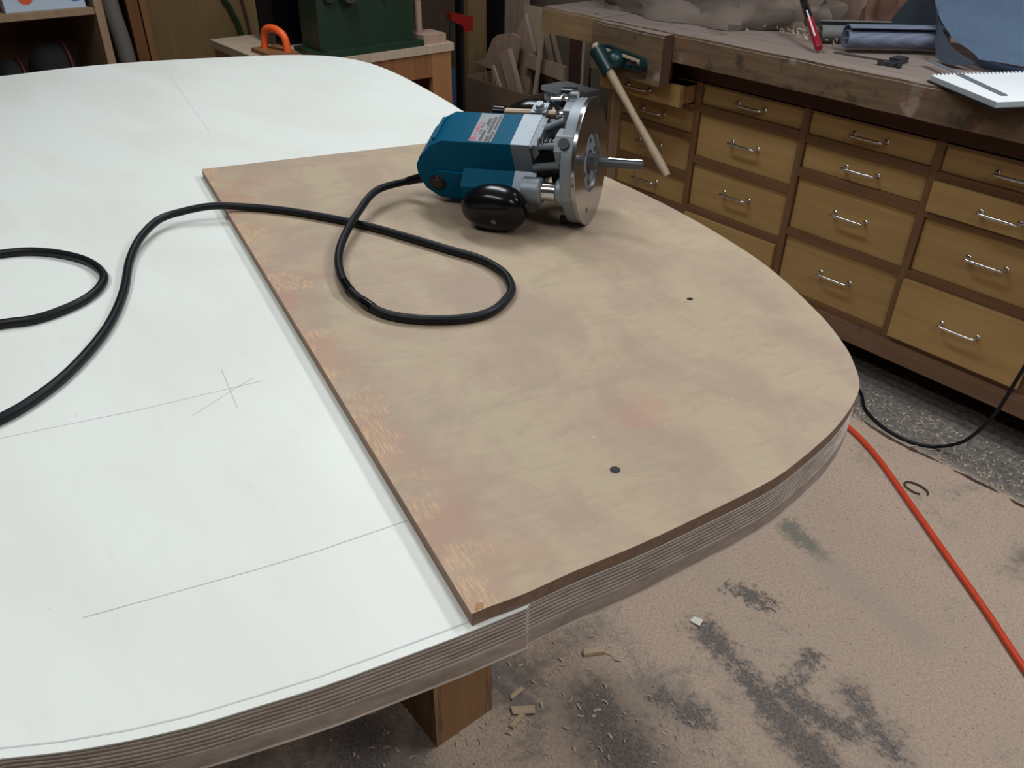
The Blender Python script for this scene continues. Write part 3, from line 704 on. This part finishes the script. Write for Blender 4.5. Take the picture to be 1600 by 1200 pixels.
# worktop
wt = thing('workbench_top', 'thick worn wooden workbench top above the drawers', 'workbench', (-1.0, 2.4, .80))
def slab(x0, x1, y0, y1, z0, z1):
    bm = B(); nx, nz = 60, 3
    box(bm, x0, x1, y0, y1, z0, z1)
    bmesh.ops.subdivide_edges(bm, edges=[e for e in bm.edges if abs(e.verts[0].co.x - e.verts[1].co.x) > .1], cuts=60)
    bmesh.ops.bevel(bm, geom=[e for e in bm.edges if abs(e.verts[0].co.y - y0) < 1e-5 and abs(e.verts[1].co.y - y0) < 1e-5 and abs(e.verts[0].co.z - z1) < 1e-5 and abs(e.verts[1].co.z - z1) < 1e-5], offset=.006, segments=2, affect='EDGES')
    for v in bm.verts:
        if v.co.y < y0 + .02:
            p = v.co * 14; v.co.y += .0035 * mnoise.noise(p); v.co.z += .0025 * mnoise.noise(p + Vector((7, 3, 1)))
    bmesh.ops.recalc_face_normals(bm, faces=bm.faces)
    for f in bm.faces: f.material_index = 1 if f.normal.z > .6 else 0
    return bm
obj('slab', slab(-2.055, .15, 2.05, 2.76, .80, .88), ['benchedge', 'benchtop'], wt)
obj('end_block', slab(-2.335, -2.057, 2.052, 2.74, .80, .881), ['yellowwood', 'benchtop'], wt)
bm = B(); cyl(bm, (-2.11, 2.10, .8805), (-2.11, 2.10, .8822), .008, seg=14); obj('dog_hole', bm, 'ink', wt)

# bench vise
vise = thing('bench_vise', 'wooden jawed bench vise with green iron bracket and dowel handle', 'vise', (-1.88, 2.0, .735))
bm = slab(-2.048, -1.722, 2.001, 2.046, .733, .879)
for f in bm.faces:
    if f.normal.x > .6: f.material_index = 2
for v in bm.verts: v.co.y += (-1.722 - v.co.x) * .06 if v.co.y < 2.03 else 0
jaw = obj('jaw', bm, ['benchedge', 'benchtop', 'jawend'], vise)
obj('rear_jaw', bx(-2.01, -1.75, 2.048, 2.092, .735, .798), 'jawend', vise)
# bracket casting: plate with rounded end and two bolts, hub and sleeve
P0 = Vector((-1.968, 1.985, .777))
pl = []
for i in range(13):
    a = -math.pi / 2 + math.pi * i / 12; pl.append((-1.800 + .020 * math.cos(a), .786 + .020 * math.sin(a)))
pl += [(-1.955, .822), (-1.975, .80), (-1.96, .762)]
bm = B(); prism(bm, pl, 'y', 1.990, 2.006); br = obj('bracket', bm, 'green_iron', vise, bevel=.003)
bm = B(); box(bm, -1.945, -1.800, 1.984, 2.0, .8045, .8115)
for v in bm.verts: v.co.z -= (v.co.x + 1.945) * .075
obj('bracket_ledge', bm, 'scrap_pale', br, off=vise.location)
for x in (-1.838, -1.806):
    bm = B(); cyl(bm, (x, 1.992, .786), (x, 1.982, .786), .0085, .007, 14); obj('bolt', bm, 'chrome', br, True, off=vise.location)
bm = B(); bmesh.ops.create_uvsphere(bm, u_segments=20, v_segments=12, radius=.032, matrix=Matrix.Translation((-1.895, 1.978, .785))); obj('screw_hub', bm, 'green_iron', br, True, off=vise.location)
h0 = Vector((-1.966, 1.955, .822)); h1 = Vector((-1.592, 1.935, .502)); hd = (h1 - h0).normalized()
bm = B(); cyl(bm, h0 + hd * .022, h0 + hd * .104, .0255, .0225, 20); cyl(bm, h0 + hd * .018, h0 + hd * .026, .0265, seg=20); cyl(bm, h0 + hd * .094, h0 + hd * .102, .0235, seg=20)
obj('sleeve', bm, 'green_iron', vise, True)
bm = B(); tube(bm, [h0 + (h1 - h0) * (i / 14) for i in range(15)], lambda t: .0125 + .0012 * math.sin(t * 9) - .002 * (t > .985), 16); obj('handle_dowel', bm, 'ash', vise, True)
bm = B(); cyl(bm, h0 - hd * .0005 + Vector((0, -.002, 0)), h0 - hd * .002 + Vector((0, -.002, 0)), .004, seg=10); obj('dowel_pin', bm, 'scrap_dark', vise, True)

# ------------------------------------------------------------------ things on the bench
ZB = .8815
def crumple(name, cx, cy, sx, sy, sz, mat, label, cat, seed, amp=.05, nu=64, nv=26, flat_=.6):
    bm = B(); rows = []; o = Vector((seed * 3.1, seed * 1.7, seed))
    for j in range(nv + 1):
        ph = math.pi / 2 * j / nv * .995; row = []
        for i in range(nu):
            th = 2 * math.pi * i / nu
            x, y = math.cos(th) * math.cos(ph) ** flat_, math.sin(th) * math.cos(ph) ** flat_
            p = Vector((x * 1.9, y * 1.9, math.sin(ph) * 1.5)) + o
            r = abs(mnoise.noise(p * 1.0)) * 1.0 + abs(mnoise.noise(p * 2.4)) * .45 + abs(mnoise.noise(p * 5)) * .18
            k = 1 + (r - .45) * .35
            row.append(bm.verts.new((cx + sx * x * k, cy + sy * y * k, ZB + max(0, sz * math.sin(ph) * (1 + (r - .4) * .7)))))
        rows.append(row)
    for a, b in zip(rows, rows[1:]):
        for i in range(nu): bm.faces.new((a[i], a[(i + 1) % nu], b[(i + 1) % nu], b[i]))
    bm.faces.new(rows[-1]); bm.faces.new(rows[0][::-1])
    return tag(obj(name, bm, mat, None, True), label, cat)
tag(obj('brown_board', prism(B(), [(2.76, .0), (2.78, .0), (2.84, 1.5), (2.82, 1.5)], 'x', -2.2, .3), 'scrap'), 'wide brown board leaning on the wall behind the bench', 'board')
crumple('paper_bag', -1.96, 2.46, .50, .27, .26, 'kraft', 'crumpled brown kraft paper bag lying on the bench top', 'paper bag', 3)
crumple('paper_sack', -1.33, 2.62, .12, .09, .20, 'kraft_red', 'reddish brown paper sack behind the crumpled kraft paper', 'paper sack', 5)
# marker pen leaning against the paper
p1 = Vector((-1.300, 2.155, .8935)); p0 = Vector((-1.470, 2.30, .985)); pd = (p0 - p1).normalized(); Lp = (p0 - p1).length
pen = thing('marker_pen', 'red and black marker pen leaning up from the bench top', 'pen', p1)
bm = B(); tube(bm, [p1, p1 + pd * .004, p1 + pd * Lp * .58], lambda t: .0105 if t > .1 else .0085, 16); obj('barrel', bm, 'penred', pen, True)
bm = B(); tube(bm, [p1 + pd * Lp * .58, p1 + pd * Lp * .985, p1 + pd * Lp], lambda t: .0108 if t < .9 else .008, 16); obj('cap', bm, 'black', pen, True)
bm = B(); q = p1 + pd * Lp * .35; w_ = Vector((.52, -.84, .17)); w_ = (w_ - pd * w_.dot(pd)).normalized() * .0095; cyl(bm, q + w_ - pd * .04, q + w_ + pd * .085, .0026, seg=8); obj('highlight_stripe', bm, 'white', pen, True)  # white strip: label stripe plus the barrel's highlight, modelled on the viewer's side

# rolled ribbed mat (spiral) and a second grey roll behind it
def spiral_roll(name, a, b, r0, turns, mat, label, cat, th=.004, squash=.9):
    a, b = Vector(a), Vector(b); d = (b - a).normalized(); u = Vector((-d.y, d.x, 0)).normalized(); up = d.cross(u)
    if up.z < 0: up = -up
    nseg = int(turns * 28); bm = B(); rings = []
    for e in (0, .25, .5, .75, 1):
        ring = []
        for side in (0, 1):
            for i in range(nseg + 1):
                t = i / nseg; an = 2 * math.pi * turns * t - .6; r = r0 * (.42 + .58 * t) - side * th
                ring.append(bm.verts.new(a + d * (b - a).length * e + u * r * math.cos(an) * 1.05 + up * (r0 + r * math.sin(an)) * squash))
        rings.append(ring)
    m = nseg + 1
    for A_, C_ in zip(rings, rings[1:]):
        for s in (0, 1):
            for i in range(nseg):
                k = s * m + i; bm.faces.new((A_[k], A_[k + 1], C_[k + 1], C_[k]))
        bm.faces.new((A_[nseg], A_[m + nseg], C_[m + nseg], C_[nseg])); bm.faces.new((A_[0], A_[m], C_[m], C_[0]))
    for R_ in (rings[0], rings[-1]):
        for i in range(nseg): bm.faces.new((R_[i], R_[i + 1], R_[m + i + 1], R_[m + i]))
    return tag(obj(name, bm, mat, None, True), label, cat)
spiral_roll('rolled_mat', (-1.268, 2.225, ZB + .002), (-1.09, 2.43, ZB + .002), .040, 1.45, 'bluemat', 'loosely rolled ribbed blue mat with open spiral end', 'mat')
spiral_roll('rolled_sheet', (-1.385, 2.285, ZB), (-1.25, 2.43, ZB), .034, 1.3, 'greyroll', 'grey rolled sheet lying behind the blue mat roll', 'roll')
# draped mesh cloth: a bent sheet
def loft(A_, C_, n_, thick, wob=0.0, seed=0):
    bm = B(); G = []
    A_, C_ = catmull(A_, n_), catmull(C_, n_); m = len(A_) - 1
    for j in range(n_ * 2 + 1):
        v = j / (n_ * 2)
        G.append([bm.verts.new(A_[i].lerp(C_[i], v) + Vector((0, wob * mnoise.noise(Vector((i / m * 4, v * 3, seed))), wob * .6 * mnoise.noise(Vector((i / m * 5, v * 4, seed + 9)))))) for i in range(m + 1)])
    for j in range(n_ * 2):
        for i in range(m): bm.faces.new((G[j][i], G[j][i + 1], G[j + 1][i + 1], G[j + 1][i]))
    bmesh.ops.solidify(bm, geom=bm.faces[:], thickness=thick)
    return bm
left = [(-1.20, 2.47, 1.12), (-1.163, 2.42, 1.057), (-1.126, 2.39, 1.009), (-1.081, 2.36, .97), (-1.016, 2.33, .935), (-.935, 2.30, .908)]
mid = [(-.86, 2.52, 1.16), (-.84, 2.46, 1.10), (-.83, 2.41, 1.04), (-.80, 2.37, .985), (-.78, 2.33, .94), (-.76, 2.30, .905)]
cloth = thing('mesh_cloth', 'light blue mesh cloth draped in a heap on the bench', 'cloth', (-.8, 2.35, ZB))
obj('front_fold', loft(left, [(x + .62, y + .05, z) for x, y, z in mid], 8, .004, .02, 3), 'bluecloth', cloth, True)
obj('hem', loft([(-.945, 2.302, .908), (-.80, 2.298, .905), (-.5, 2.32, .90), (-.14, 2.35, .90)], [(-.94, 2.33, ZB + .003), (-.80, 2.325, ZB + .003), (-.5, 2.345, ZB + .003), (-.14, 2.37, ZB + .003)], 8, .003), 'bluecloth', cloth, True)
fl_ = thing('mat_flap', 'dark grey-blue mat corner hanging in front of the pale blue cloth', 'mat', (-1.03, 2.32, ZB))
obj('flap', loft([(-1.165, 2.425, 1.052), (-1.10, 2.362, .985), (-1.02, 2.318, .925), (-.934, 2.29, .900)], [(-1.120, 2.40, 1.02), (-1.085, 2.345, .955), (-1.040, 2.295, .897), (-.985, 2.275, .887)], 6, .004), 'slatemat', fl_, True)
tag(obj('folded_mat', loft([(-1.305, 2.5, .915), (-1.257, 2.5, .993), (-1.185, 2.5, 1.03), (-1.11, 2.5, 1.05)], [(-1.29, 2.47, .885), (-1.22, 2.46, .886), (-1.17, 2.455, .886), (-1.12, 2.45, .886)], 6, .005), 'slatemat', None, True), 'dark slate mat folded upright behind the blue roll', 'mat')

# small marking gauge
g = thing('marking_gauge', 'small dark marking gauge with thin steel rule lying on the bench top', 'gauge', (-1.09, 2.19, ZB))
bm = B(); box(bm, -1.275, -1.100, 2.192, 2.198, ZB, ZB + .003)
for v in bm.verts: v.co.y += (v.co.x + 1.275) * .14
obj('blade', bm, 'steel', g)
obj('head', bx(-1.118, -1.088, 2.200, 2.245, ZB, ZB + .014), 'darksteel', g, bevel=.002)
obj('stock', bx(-1.110, -1.082, 2.160, 2.202, ZB, ZB + .008), 'darksteel', g, bevel=.002)
for x, y in ((-1.118, 2.158), (-1.072, 2.168)):
    bm = B(); cyl(bm, (x, y, ZB), (x, y, ZB + .013), .0075, seg=14); obj('thumb_nut', bm, 'darksteel', g, True)

# spiral notebook with a steel rule across it
nbA = Vector((-0.944, 2.0816)); nbU = Vector((0.855, -0.519)); nbV = Vector((0.485, 0.875))
nb = thing('notebook', 'open white spiral notebook with black cover on the bench edge', 'notebook', (nbA.x, nbA.y, ZB))
def quad_slab(o, u, v, lu, lv, z0, z1):
    P = [o, o + u * lu, o + u * lu + v * lv, o + v * lv]; return prism(B(), [tuple(p) for p in P], 'z', z0, z1)
obj('cover', quad_slab(nbA + nbU * -.004 - nbV * .004, nbU, nbV, 0.258, .30, ZB, ZB + .003), 'ink', nb)
pg = obj('page_block', quad_slab(nbA, nbU, nbV, .25, .292, ZB + .003, ZB + .014), 'paper_grey', nb)
obj('top_page', quad_slab(nbA, nbU, nbV, .25, .292, ZB + .0142, ZB + .0148), 'paper_white', nb)
for k in range(26):
    q = nbA + nbV * (.01 + .0105 * k) ; bm = B(); cyl(bm, (*(q - nbU * .004), ZB + .0155), (*(q + nbU * .001), ZB + .0155), .0024, seg=6); obj('perforation_tab', bm, 'paper_white', nb)
r0 = Vector((-1.0368, 2.2428)); r1 = Vector((-0.7446, 2.0213)); ru = (r1 - r0).normalized(); rv = Vector((-ru.y, ru.x))
rul = prism(B(), [tuple(r0 - rv * .008), tuple(r1 - rv * .008), tuple(r1 + rv * .008), tuple(r0 + rv * .008)], 'z', ZB + .0158, ZB + .0170)
tag(obj('steel_ruler', rul, 'alu'), 'narrow steel ruler lying across the white notebook', 'ruler')
# shavings on the bench
bm = B()
for k in range(60):
    x, y = random.gauss(-1.42, .09), random.gauss(2.34, .05); a = random.random() * 6.28; L = random.uniform(.006, .02)
    pts = [(x + math.cos(a + i * .5) * L * i / 4, y + math.sin(a + i * .5) * L * i / 4, ZB + .002 + .008 * math.sin(i * .8) + random.random() * .012) for i in range(5)]
    for p, q in zip(pts, pts[1:]):
        vs = [bm.verts.new(c) for c in (p, q, (q[0], q[1] + .004, q[2] + .002), (p[0], p[1] + .004, p[2] + .002))]; bm.faces.new(vs)
tag(obj('bench_shavings', bm, 'shaving'), 'pile of wood shavings on the bench top behind the pen', 'shavings', kind='stuff')

# ------------------------------------------------------------------ floor things
hz = .0075
hp = [(-1.25, 1.95), (-1.0, 1.945), (-0.8161, 1.8956), (-0.6935, 1.8342), (-0.5486, 1.7321), (-0.3981, 1.6246), (-0.269, 1.5325), (-0.1538, 1.4448), (0.15, 1.22), (.5, 1.0)]
bm = B(); tube(bm, catmull([(x, y, hz) for x, y in hp], 8), .0072, 12)
tag(obj('air_hose', bm, 'hose', None, True), 'orange-red hose running across the sawdust-covered floor', 'hose')
cb = [(-1.20, 2.16, .005), (-1.02, 2.15, .005), (-0.9014, 2.0933, .005), (-0.8349, 2.0167, .005), (-0.756, 1.9761, .005), (-0.6778, 1.9709, .005), (-0.621, 2.0, .008), (-0.566, 2.0, .053), (-0.535, 2.0, .112), (-0.513, 2.0, .188), (-0.496, 2.0, .319), (-.470, 2.005, .50), (-.42, 2.02, .70), (-.39, 2.035, .90), (-.36, 2.10, .892), (-.30, 2.2, .888)]
bm = B(); tube(bm, catmull(cb, 8), .0046, 10)
tag(obj('black_cable', bm, 'rubber', None, True), 'thin black cable hanging from the bench and curling onto the floor', 'cable')
def chip(x, y, L, w, h, a, mat, label):
    bm = B(); box(bm, -L / 2, L / 2, -w / 2, w / 2, 0, h)
    for v in bm.verts: v.co += Vector((random.uniform(-.12, .12) * L, random.uniform(-.12, .12) * w, 0))
    o = obj('wood_chip', bm, mat, None, bevel=.0008, seg=1); o.location = (x, y, .0015); o.rotation_euler = (0, 0, a)
    return tag(o, label, 'wood chip', 'offcuts on the floor')
chip(-0.6353, 1.0361, .019, .017, .004, .3, 'chip_white', 'small whitish square wood chip on the sawdust floor')
chip(-0.7125, 0.8157, .040, .016, .007, 1.05, 'chip', 'pale rectangular wood offcut on the floor right of the box leg')
chip(-0.700, 0.620, .040, .016, .005, .9, 'chip', 'larger curled pale shaving on the floor beside the box leg')
chip(-0.690, 0.600, .010, .035, .004, .2, 'chip', 'thin pale wood sliver crossing the shaving beside the box leg')
chip(-0.735, 0.635, .030, .008, .004, 1.6, 'chip', 'narrow pale splinter on the floor behind the curled shaving')
# rusty bent twig of wire
bm = B(); tube(bm, catmull([(-.565 + .03 * math.cos(a) * (1 if a < 4 else .8), 1.80 + .018 * math.sin(a), .004) for a in [i * .55 for i in range(11)]], 4), .0022, 6)
tag(obj('bent_wire', bm, 'scrap_dark', None, True), 'small rusty loop of bent wire on the floor beside the hose', 'wire')
# loose shavings and crumbs
bm = B()
def flake(x, y, L, w, lift):
    a = random.random() * 6.28; k = random.uniform(-.9, .9)
    n_ = 4; prev = None
    for i in range(n_ + 1):
        t = i / n_; aa = a + k * t
        c = Vector((x + math.cos(aa) * L * t, y + math.sin(aa) * L * t, .0008 + lift * math.sin(t * math.pi)))
        nn = Vector((-math.sin(aa), math.cos(aa), random.uniform(0, .25))) * w / 2
        cur = (bm.verts.new(c + nn), bm.verts.new(c - nn + Vector((0, 0, max(0, nn.z)))))
        if prev: bm.faces.new((prev[0], prev[1], cur[1], cur[0]))
        prev = cur
for k in range(520):
    flake(random.uniform(-1.1, .0), random.uniform(1.965, 2.14), random.uniform(.004, .016), random.uniform(.002, .005), random.uniform(0, .003))
for k in range(420):
    flake(random.uniform(-.95, -.3), random.uniform(.25, .85), random.uniform(.004, .016), random.uniform(.0015, .005), random.uniform(0, .003))
for k in range(900):
    flake(random.uniform(-1.1, .1), random.uniform(1.1, 1.95), random.uniform(.002, .006), random.uniform(.0008, .002), random.uniform(0, .0015))
tag(obj('floor_shavings', bm, 'shaving'), 'loose wood shavings and crumbs scattered over the floor', 'shavings', kind='stuff')

# ------------------------------------------------------------------ far end of the workshop
# machine stand
st = thing('machine_stand', 'low wooden stand carrying the green machine beyond the table', 'stand', (-2.6, 1.37, 0))
obj('top_board', bx(-2.86, -2.355, 1.055, 1.685, .775, .80), 'scrap_pale', st, bevel=.003, seg=1)
obj('front_rail', bx(-2.372, -2.362, 1.084, 1.60, .70, .775), 'orangeboard', st)
obj('side_panel', bx(-2.85, -2.362, 1.655, 1.677, 0, .775), 'cab', st)
obj('side_panel', bx(-2.85, -2.362, 1.062, 1.084, 0, .775), 'cab', st)
obj('post', bx(-2.385, -2.362, 1.600, 1.655, 0, .775), 'cab', st)
obj('back_panel', bx(-2.85, -2.838, 1.084, 1.655, 0, .775), 'shelfback', st)
obj('shelf', bx(-2.83, -2.38, 1.084, 1.655, .30, .32), 'cab', st)
tag(obj('storage_box', bx(-2.62, -2.40, 1.36, 1.58, .3205, .56), 'bluebin', None, bevel=.006), 'dark blue storage box inside the wooden machine stand', 'box')
mc = thing('green_machine', 'dark green cast iron machine standing on the wooden stand', 'machine', (-2.55, 1.38, .80))
fl = obj('base_flange', bx(-2.52, -2.362, 1.190, 1.572, .8005, .818), 'machine_green', mc, bevel=.004)
bm = B(); prism(bm, [(1.212, .816), (1.548, .816), (1.555, 1.42), (1.215, 1.42)], 'x', -2.50, -2.385); obj('body', bm, 'machine_green', mc, bevel=.010, seg=3)
for y in (1.222, 1.535):
    bm = B(); cyl(bm, (-2.373, y, .818), (-2.373, y, .826), .009, seg=6); obj('bolt', bm, 'darksteel', fl, off=mc.location)
bm = B(); cyl(bm, (-2.386, 1.315, .975), (-2.352, 1.315, .975), .030, .026, 20); kb = obj('spindle', bm, 'steel', mc, True)
bm = B(); cyl(bm, (-2.352, 1.315, .975), (-2.340, 1.315, .975), .012, seg=12); obj('spindle_nut', bm, 'darksteel', kb, True, off=mc.location)
bm = B(); cyl(bm, (-2.386, 1.255, .972), (-2.370, 1.255, .972), .020, seg=16); obj('cover_cap', bm, 'darksteel', mc, True)
bm = B(); cyl(bm, (-2.386, 1.44, .955), (-2.374, 1.44, .955), .006, seg=8); obj('bolt', bm, 'steel', mc, True)
bm = B(); box(bm, -2.74, -2.62, 1.18, 1.52, .8005, 1.30); obj('motor_cover', bm, 'black', mc, bevel=.01)
# push block on the stand
pb = thing('push_block', 'orange handled push block lying on the stand left of the machine', 'push block', (-2.53, 1.13, .8005))
obj('pad', bx(-2.60, -2.46, 1.085, 1.175, .8005, .812), 'orangeboard', pb, bevel=.003, seg=1)
bm = B(); tube(bm, catmull([(-2.575, 1.12, .810), (-2.572, 1.122, .845), (-2.56, 1.125, .866), (-2.53, 1.135, .872), (-2.50, 1.145, .862), (-2.488, 1.15, .845), (-2.485, 1.152, .810)], 5), .0115, 12); obj('grip', bm, 'orange', pb, True)
# dowel block
db = thing('dowel_block', 'small wood block with upright dowel on the corner of the stand', 'block', (-2.42, 1.61, .8005))
obj('block', bx(-2.47, -2.375, 1.580, 1.668, .8005, .828), 'scrap', db, bevel=.002, seg=1)
bm = B(); cyl(bm, (-2.43, 1.598, .828), (-2.43, 1.598, .925), .0115, seg=14); obj('dowel', bm, 'scrap', db, True)

# scrap box
sb = thing('scrap_box', 'open brown cardboard box holding wood offcuts past the bench end', 'box', (-2.82, 2.4, 0))
obj('front', bx(-3.03, -2.615, 2.225, 2.235, 0, .50), 'cardboard', sb)
obj('back', bx(-3.03, -2.615, 2.555, 2.565, 0, .50), 'cardboard', sb)
obj('side', bx(-3.03, -3.02, 2.235, 2.555, 0, .505), 'cardboard', sb)
obj('side', bx(-2.625, -2.615, 2.235, 2.555, 0, .495), 'cardboard', sb)
obj('bottom', bx(-3.02, -2.625, 2.235, 2.555, 0.001, .006), 'cardboard', sb)
SCR = [(2.36, .012, 'scrap', 'broad tan board with clipped corner, leftmost in the scrap box', [(-3.15, .525), (-3.066, .551), (-3.005, .646), (-2.969, .667), (-2.873, .686), (-2.822, .673), (-2.914, .30), (-3.01, .30), (-3.014, .515)]),
       (2.45, .015, 'scrap_pale', 'tall pale tapered offcut standing highest in the scrap box', [(-2.903, .784), (-2.803, .789), (-2.786, .694), (-2.824, .30), (-2.86, .30)]),
       (2.42, .015, 'scrap', 'pointed brown offcut left of the tall pale one', [(-2.967, .603), (-2.862, .757), (-2.798, .619), (-2.85, .30), (-2.92, .30)]),
       (2.32, .024, 'scrap', 'thick reddish offcut leaning at the front of the scrap box', [(-2.913, .598), (-2.852, .631), (-2.74, .40), (-2.81, .40)]),
       (2.385, .018, 'scrap', 'flat tan board lying across the right of the scrap box', [(-2.801, .61), (-2.562, .599), (-2.566, .541), (-2.825, .559)]),
       (2.345, .008, 'scrap_pale', 'slim pale stick crossing in front of the flat board', [(-2.673, .735), (-2.65, .733), (-2.70, .40), (-2.72, .40)]),
       (2.43, .010, 'scrap', 'thin slanting strip behind the flat board', [(-2.751, .70), (-2.73, .703), (-2.635, .45), (-2.66, .45)]),
       (2.47, .010, 'scrap', 'thinnest slanting strip, rightmost in the scrap box', [(-2.752, .692), (-2.736, .694), (-2.632, .48), (-2.65, .48)]),
       (2.30, .008, 'scrap_pale', 'short pale sliver at the front left of the scrap box', [(-2.941, .551), (-2.928, .556), (-2.84, .42), (-2.87, .42)])]
for y, th, m, lb, poly in SCR:
    tag(obj('wood_offcut', prism(B(), poly, 'y', y, y + th), m), lb, 'offcut', 'offcuts in the scrap box')
tag(obj('tall_board', prism(B(), [(-3.25, 0), (-3.13, 0), (-3.10, .80), (-3.12, 1.3), (-3.24, 1.3)], 'y', 2.62, 2.65), 'scrap'), 'tall greyish board standing on the floor behind the scrap box', 'board')
tag(obj('dark_board', prism(B(), [(-2.60, 0), (-2.50, 0), (-2.52, .74), (-2.62, .76)], 'y', 2.46, 2.49), 'scrap_dark'), 'very dark brown board standing beside the bench end', 'board')
tag(obj('pale_strip', bx(-2.505, -2.49, 2.423, 2.456, 0, .70), 'scrap_pale', None, bevel=.004), 'narrow pale wooden strip leaning by the bench end', 'strip')
tub = thing('plastic_tub', 'pale blue-grey plastic tub wedged beside the bench end', 'tub', (-2.47, 2.36, 0))
bm = B(); prism(bm, [(-2.56, 0), (-2.40, 0), (-2.39, .525), (-2.57, .525)], 'y', 2.285, 2.40); obj('body', bm, 'clearbin', tub, bevel=.008)
obj('rim', bx(-2.58, -2.38, 2.275, 2.41, .522, .540), 'clearbin', tub, bevel=.004)
obj('grip_slot', bx(-2.50, -2.465, 2.2745, 2.286, .48, .505), 'bluebin', tub)

# bar clamp standing in the corner
cl = thing('bar_clamp', 'bar clamp with red jaw standing between stand and scrap box', 'clamp', (-2.75, 2.01, 0))
obj('bar', bx(-2.755, -2.745, 2.003, 2.014, 0, 1.25), 'ink', cl)
bm = B(); prism(bm, [(1.945, .818), (1.950, .790), (2.00, .770), (2.012, .745), (2.050, .745), (2.052, .795), (1.99, .812)], 'x', -2.765, -2.735); obj('jaw', bm, 'redclamp', cl, bevel=.003)
bm = B(); cyl(bm, (-2.75, 1.955, .70), (-2.75, 1.955, .80), .008, seg=12); obj('spindle', bm, 'darksteel', cl, True)
tag(obj('blue_bin', prism(B(), [(1.86, 0), (2.0, 0), (2.01, .60), (1.85, .60)], 'x', -2.99, -2.80), 'bluebin', None, bevel=.008), 'dark blue bin on the floor behind the bar clamp', 'bin')

# tall boards against the back wall
tag(obj('wall_post', bx(-3.44, -3.40, 2.52, 2.63, 0, 2.2), 'ply'), 'upright yellowish board against the dark back wall', 'board')
tag(obj('black_sheet', bx(-3.5, -3.46, 2.64, 2.80, 0, 2.2), 'ink'), 'tall black sheet in the far corner', 'sheet')
tag(obj('dark_sheet', bx(-3.52, -3.48, 1.74, 2.50, 0, 2.2), 'walldark'), 'dark brown sheet standing behind the machine', 'sheet')
bm = B(); box(bm, -3.42, -3.405, 1.03, 1.70, .02, 2.2); tag(obj('plywood_sheet', bm, 'ply'), 'large yellowish plywood sheet leaning on the back wall', 'plywood')
bm = B(); tube(bm, catmull([(-3.33, .865, 1.8), (-3.33, .88, 1.2), (-3.33, .895, .87), (-3.325, .912, .65), (-3.32, .925, .02)], 6), .030, 16); tag(obj('grey_tube', bm, 'pipe', None, True), 'thick grey tube standing beside the shelf unit', 'tube')
for k, (y0, y1, mm, lb) in enumerate(((.952, .992, 'orangeboard', 'orange-brown plank standing right of the grey tube'), (.998, 1.022, 'cab', 'narrow tan plank at the left edge of the plywood sheet'))):
    bm = B(); prism(bm, [(y0 + .02, .02), (y1 + .02, .02), (y1, 1.9), (y0, 1.9)], 'x', -3.395, -3.37); tag(obj('leaning_plank', bm, mm), lb, 'plank')
for k, (y0, y1, r, mm, lb) in enumerate(((1.325, 1.385, .010, 'greencord', 'dark green cord hanging in front of the plywood sheet'), (1.40, 1.42, .005, 'scrap_dark', 'thin brown cord hanging right of the green cord'))):
    bm = B(); tube(bm, catmull([(-3.39, y0 - .03, 1.4), (-3.39, y0, .9), (-3.39, (y0 + y1) / 2, .80), (-3.385, y1, .65), (-3.37, y1 + .01, .03)], 6), r, 8); tag(obj('hanging_cord', bm, mm, None, True), lb, 'cord')
bm = B(); cyl(bm, (-3.385, 1.45, .86), (-3.385, 1.66, .70), .006, seg=6); tag(obj('thin_stick', bm, 'scrap_dark'), 'thin dark stick slanting across the plywood sheet', 'stick')

# shelf unit on the left
sh = thing('shelf_unit', 'open wooden shelf unit at the far left', 'shelf', (-2.85, .3, 0))
obj('side_panel', bx(-3.02, -2.70, .684, .706, 0, 1.6), 'shelfwood', sh)
obj('side_panel', bx(-3.02, -2.70, -.20, -.178, 0, 1.6), 'shelfwood', sh)
obj('back_panel', bx(-3.03, -3.02, -.20, .706, 0, 1.6), 'shelfback', sh)
for z in (.93, .66, .32, 1.3):
    obj('shelf_board', bx(-3.02, -2.705, -.178, .684, z - .0, z + .018), 'shelfwood', sh)
gb = thing('printed_carton', 'pale blue carton with orange and blue dots on the shelf', 'carton', (-2.8, .56, .948))
obj('carton', bx(-2.95, -2.725, .462, .668, .9485, 1.12), 'boxwhite', gb, bevel=.002, seg=1)
for y, z, r, mm in ((.518, .985, .020, 'reddot'), (.645, .982, .018, 'bluedot'), (.58, 1.04, .03, 'bluedot')):
    bm = B(); cyl(bm, (-2.7255, y, z), (-2.7245, y, z), r, seg=24); obj('printed_dot', bm, mm, gb)
tag(obj('red_tin', (lambda b: cyl(b, (-2.76, .425, .9485), (-2.76, .425, .985), .025, seg=20))(B()), 'reddot', None, True), 'small red tin on the shelf left of the carton', 'tin')
for k, (cy, cz, sy, sz, lb) in enumerate(((.555, .735, .065, .095, 'larger dark rounded bag with magenta edge on the lower shelf'), (.442, .72, .04, .078, 'smaller dark bag left of the larger one on the lower shelf'))):
    zz = .6785
    bm = blob(-2.80, cy, zz + sz * .82, .07, sy, sz, 2.4, 24, 14)
    for v in bm.verts: v.co.z = max(v.co.z, zz)
    t = thing('dark_bag', lb, 'bag', (-2.80, cy, zz), 'bags on the lower shelf')
    obj('bag', bm, 'bag', t, True)
    bm = B(); tube(bm, [(-2.80 + .072 * math.cos(a), cy + sy * .55 + .004, zz + sz * .9 + sz * .92 * math.sin(a)) for a in [i * .2 - .3 for i in range(18)]], .003, 8); obj('trim', bm, 'magenta', t, True)
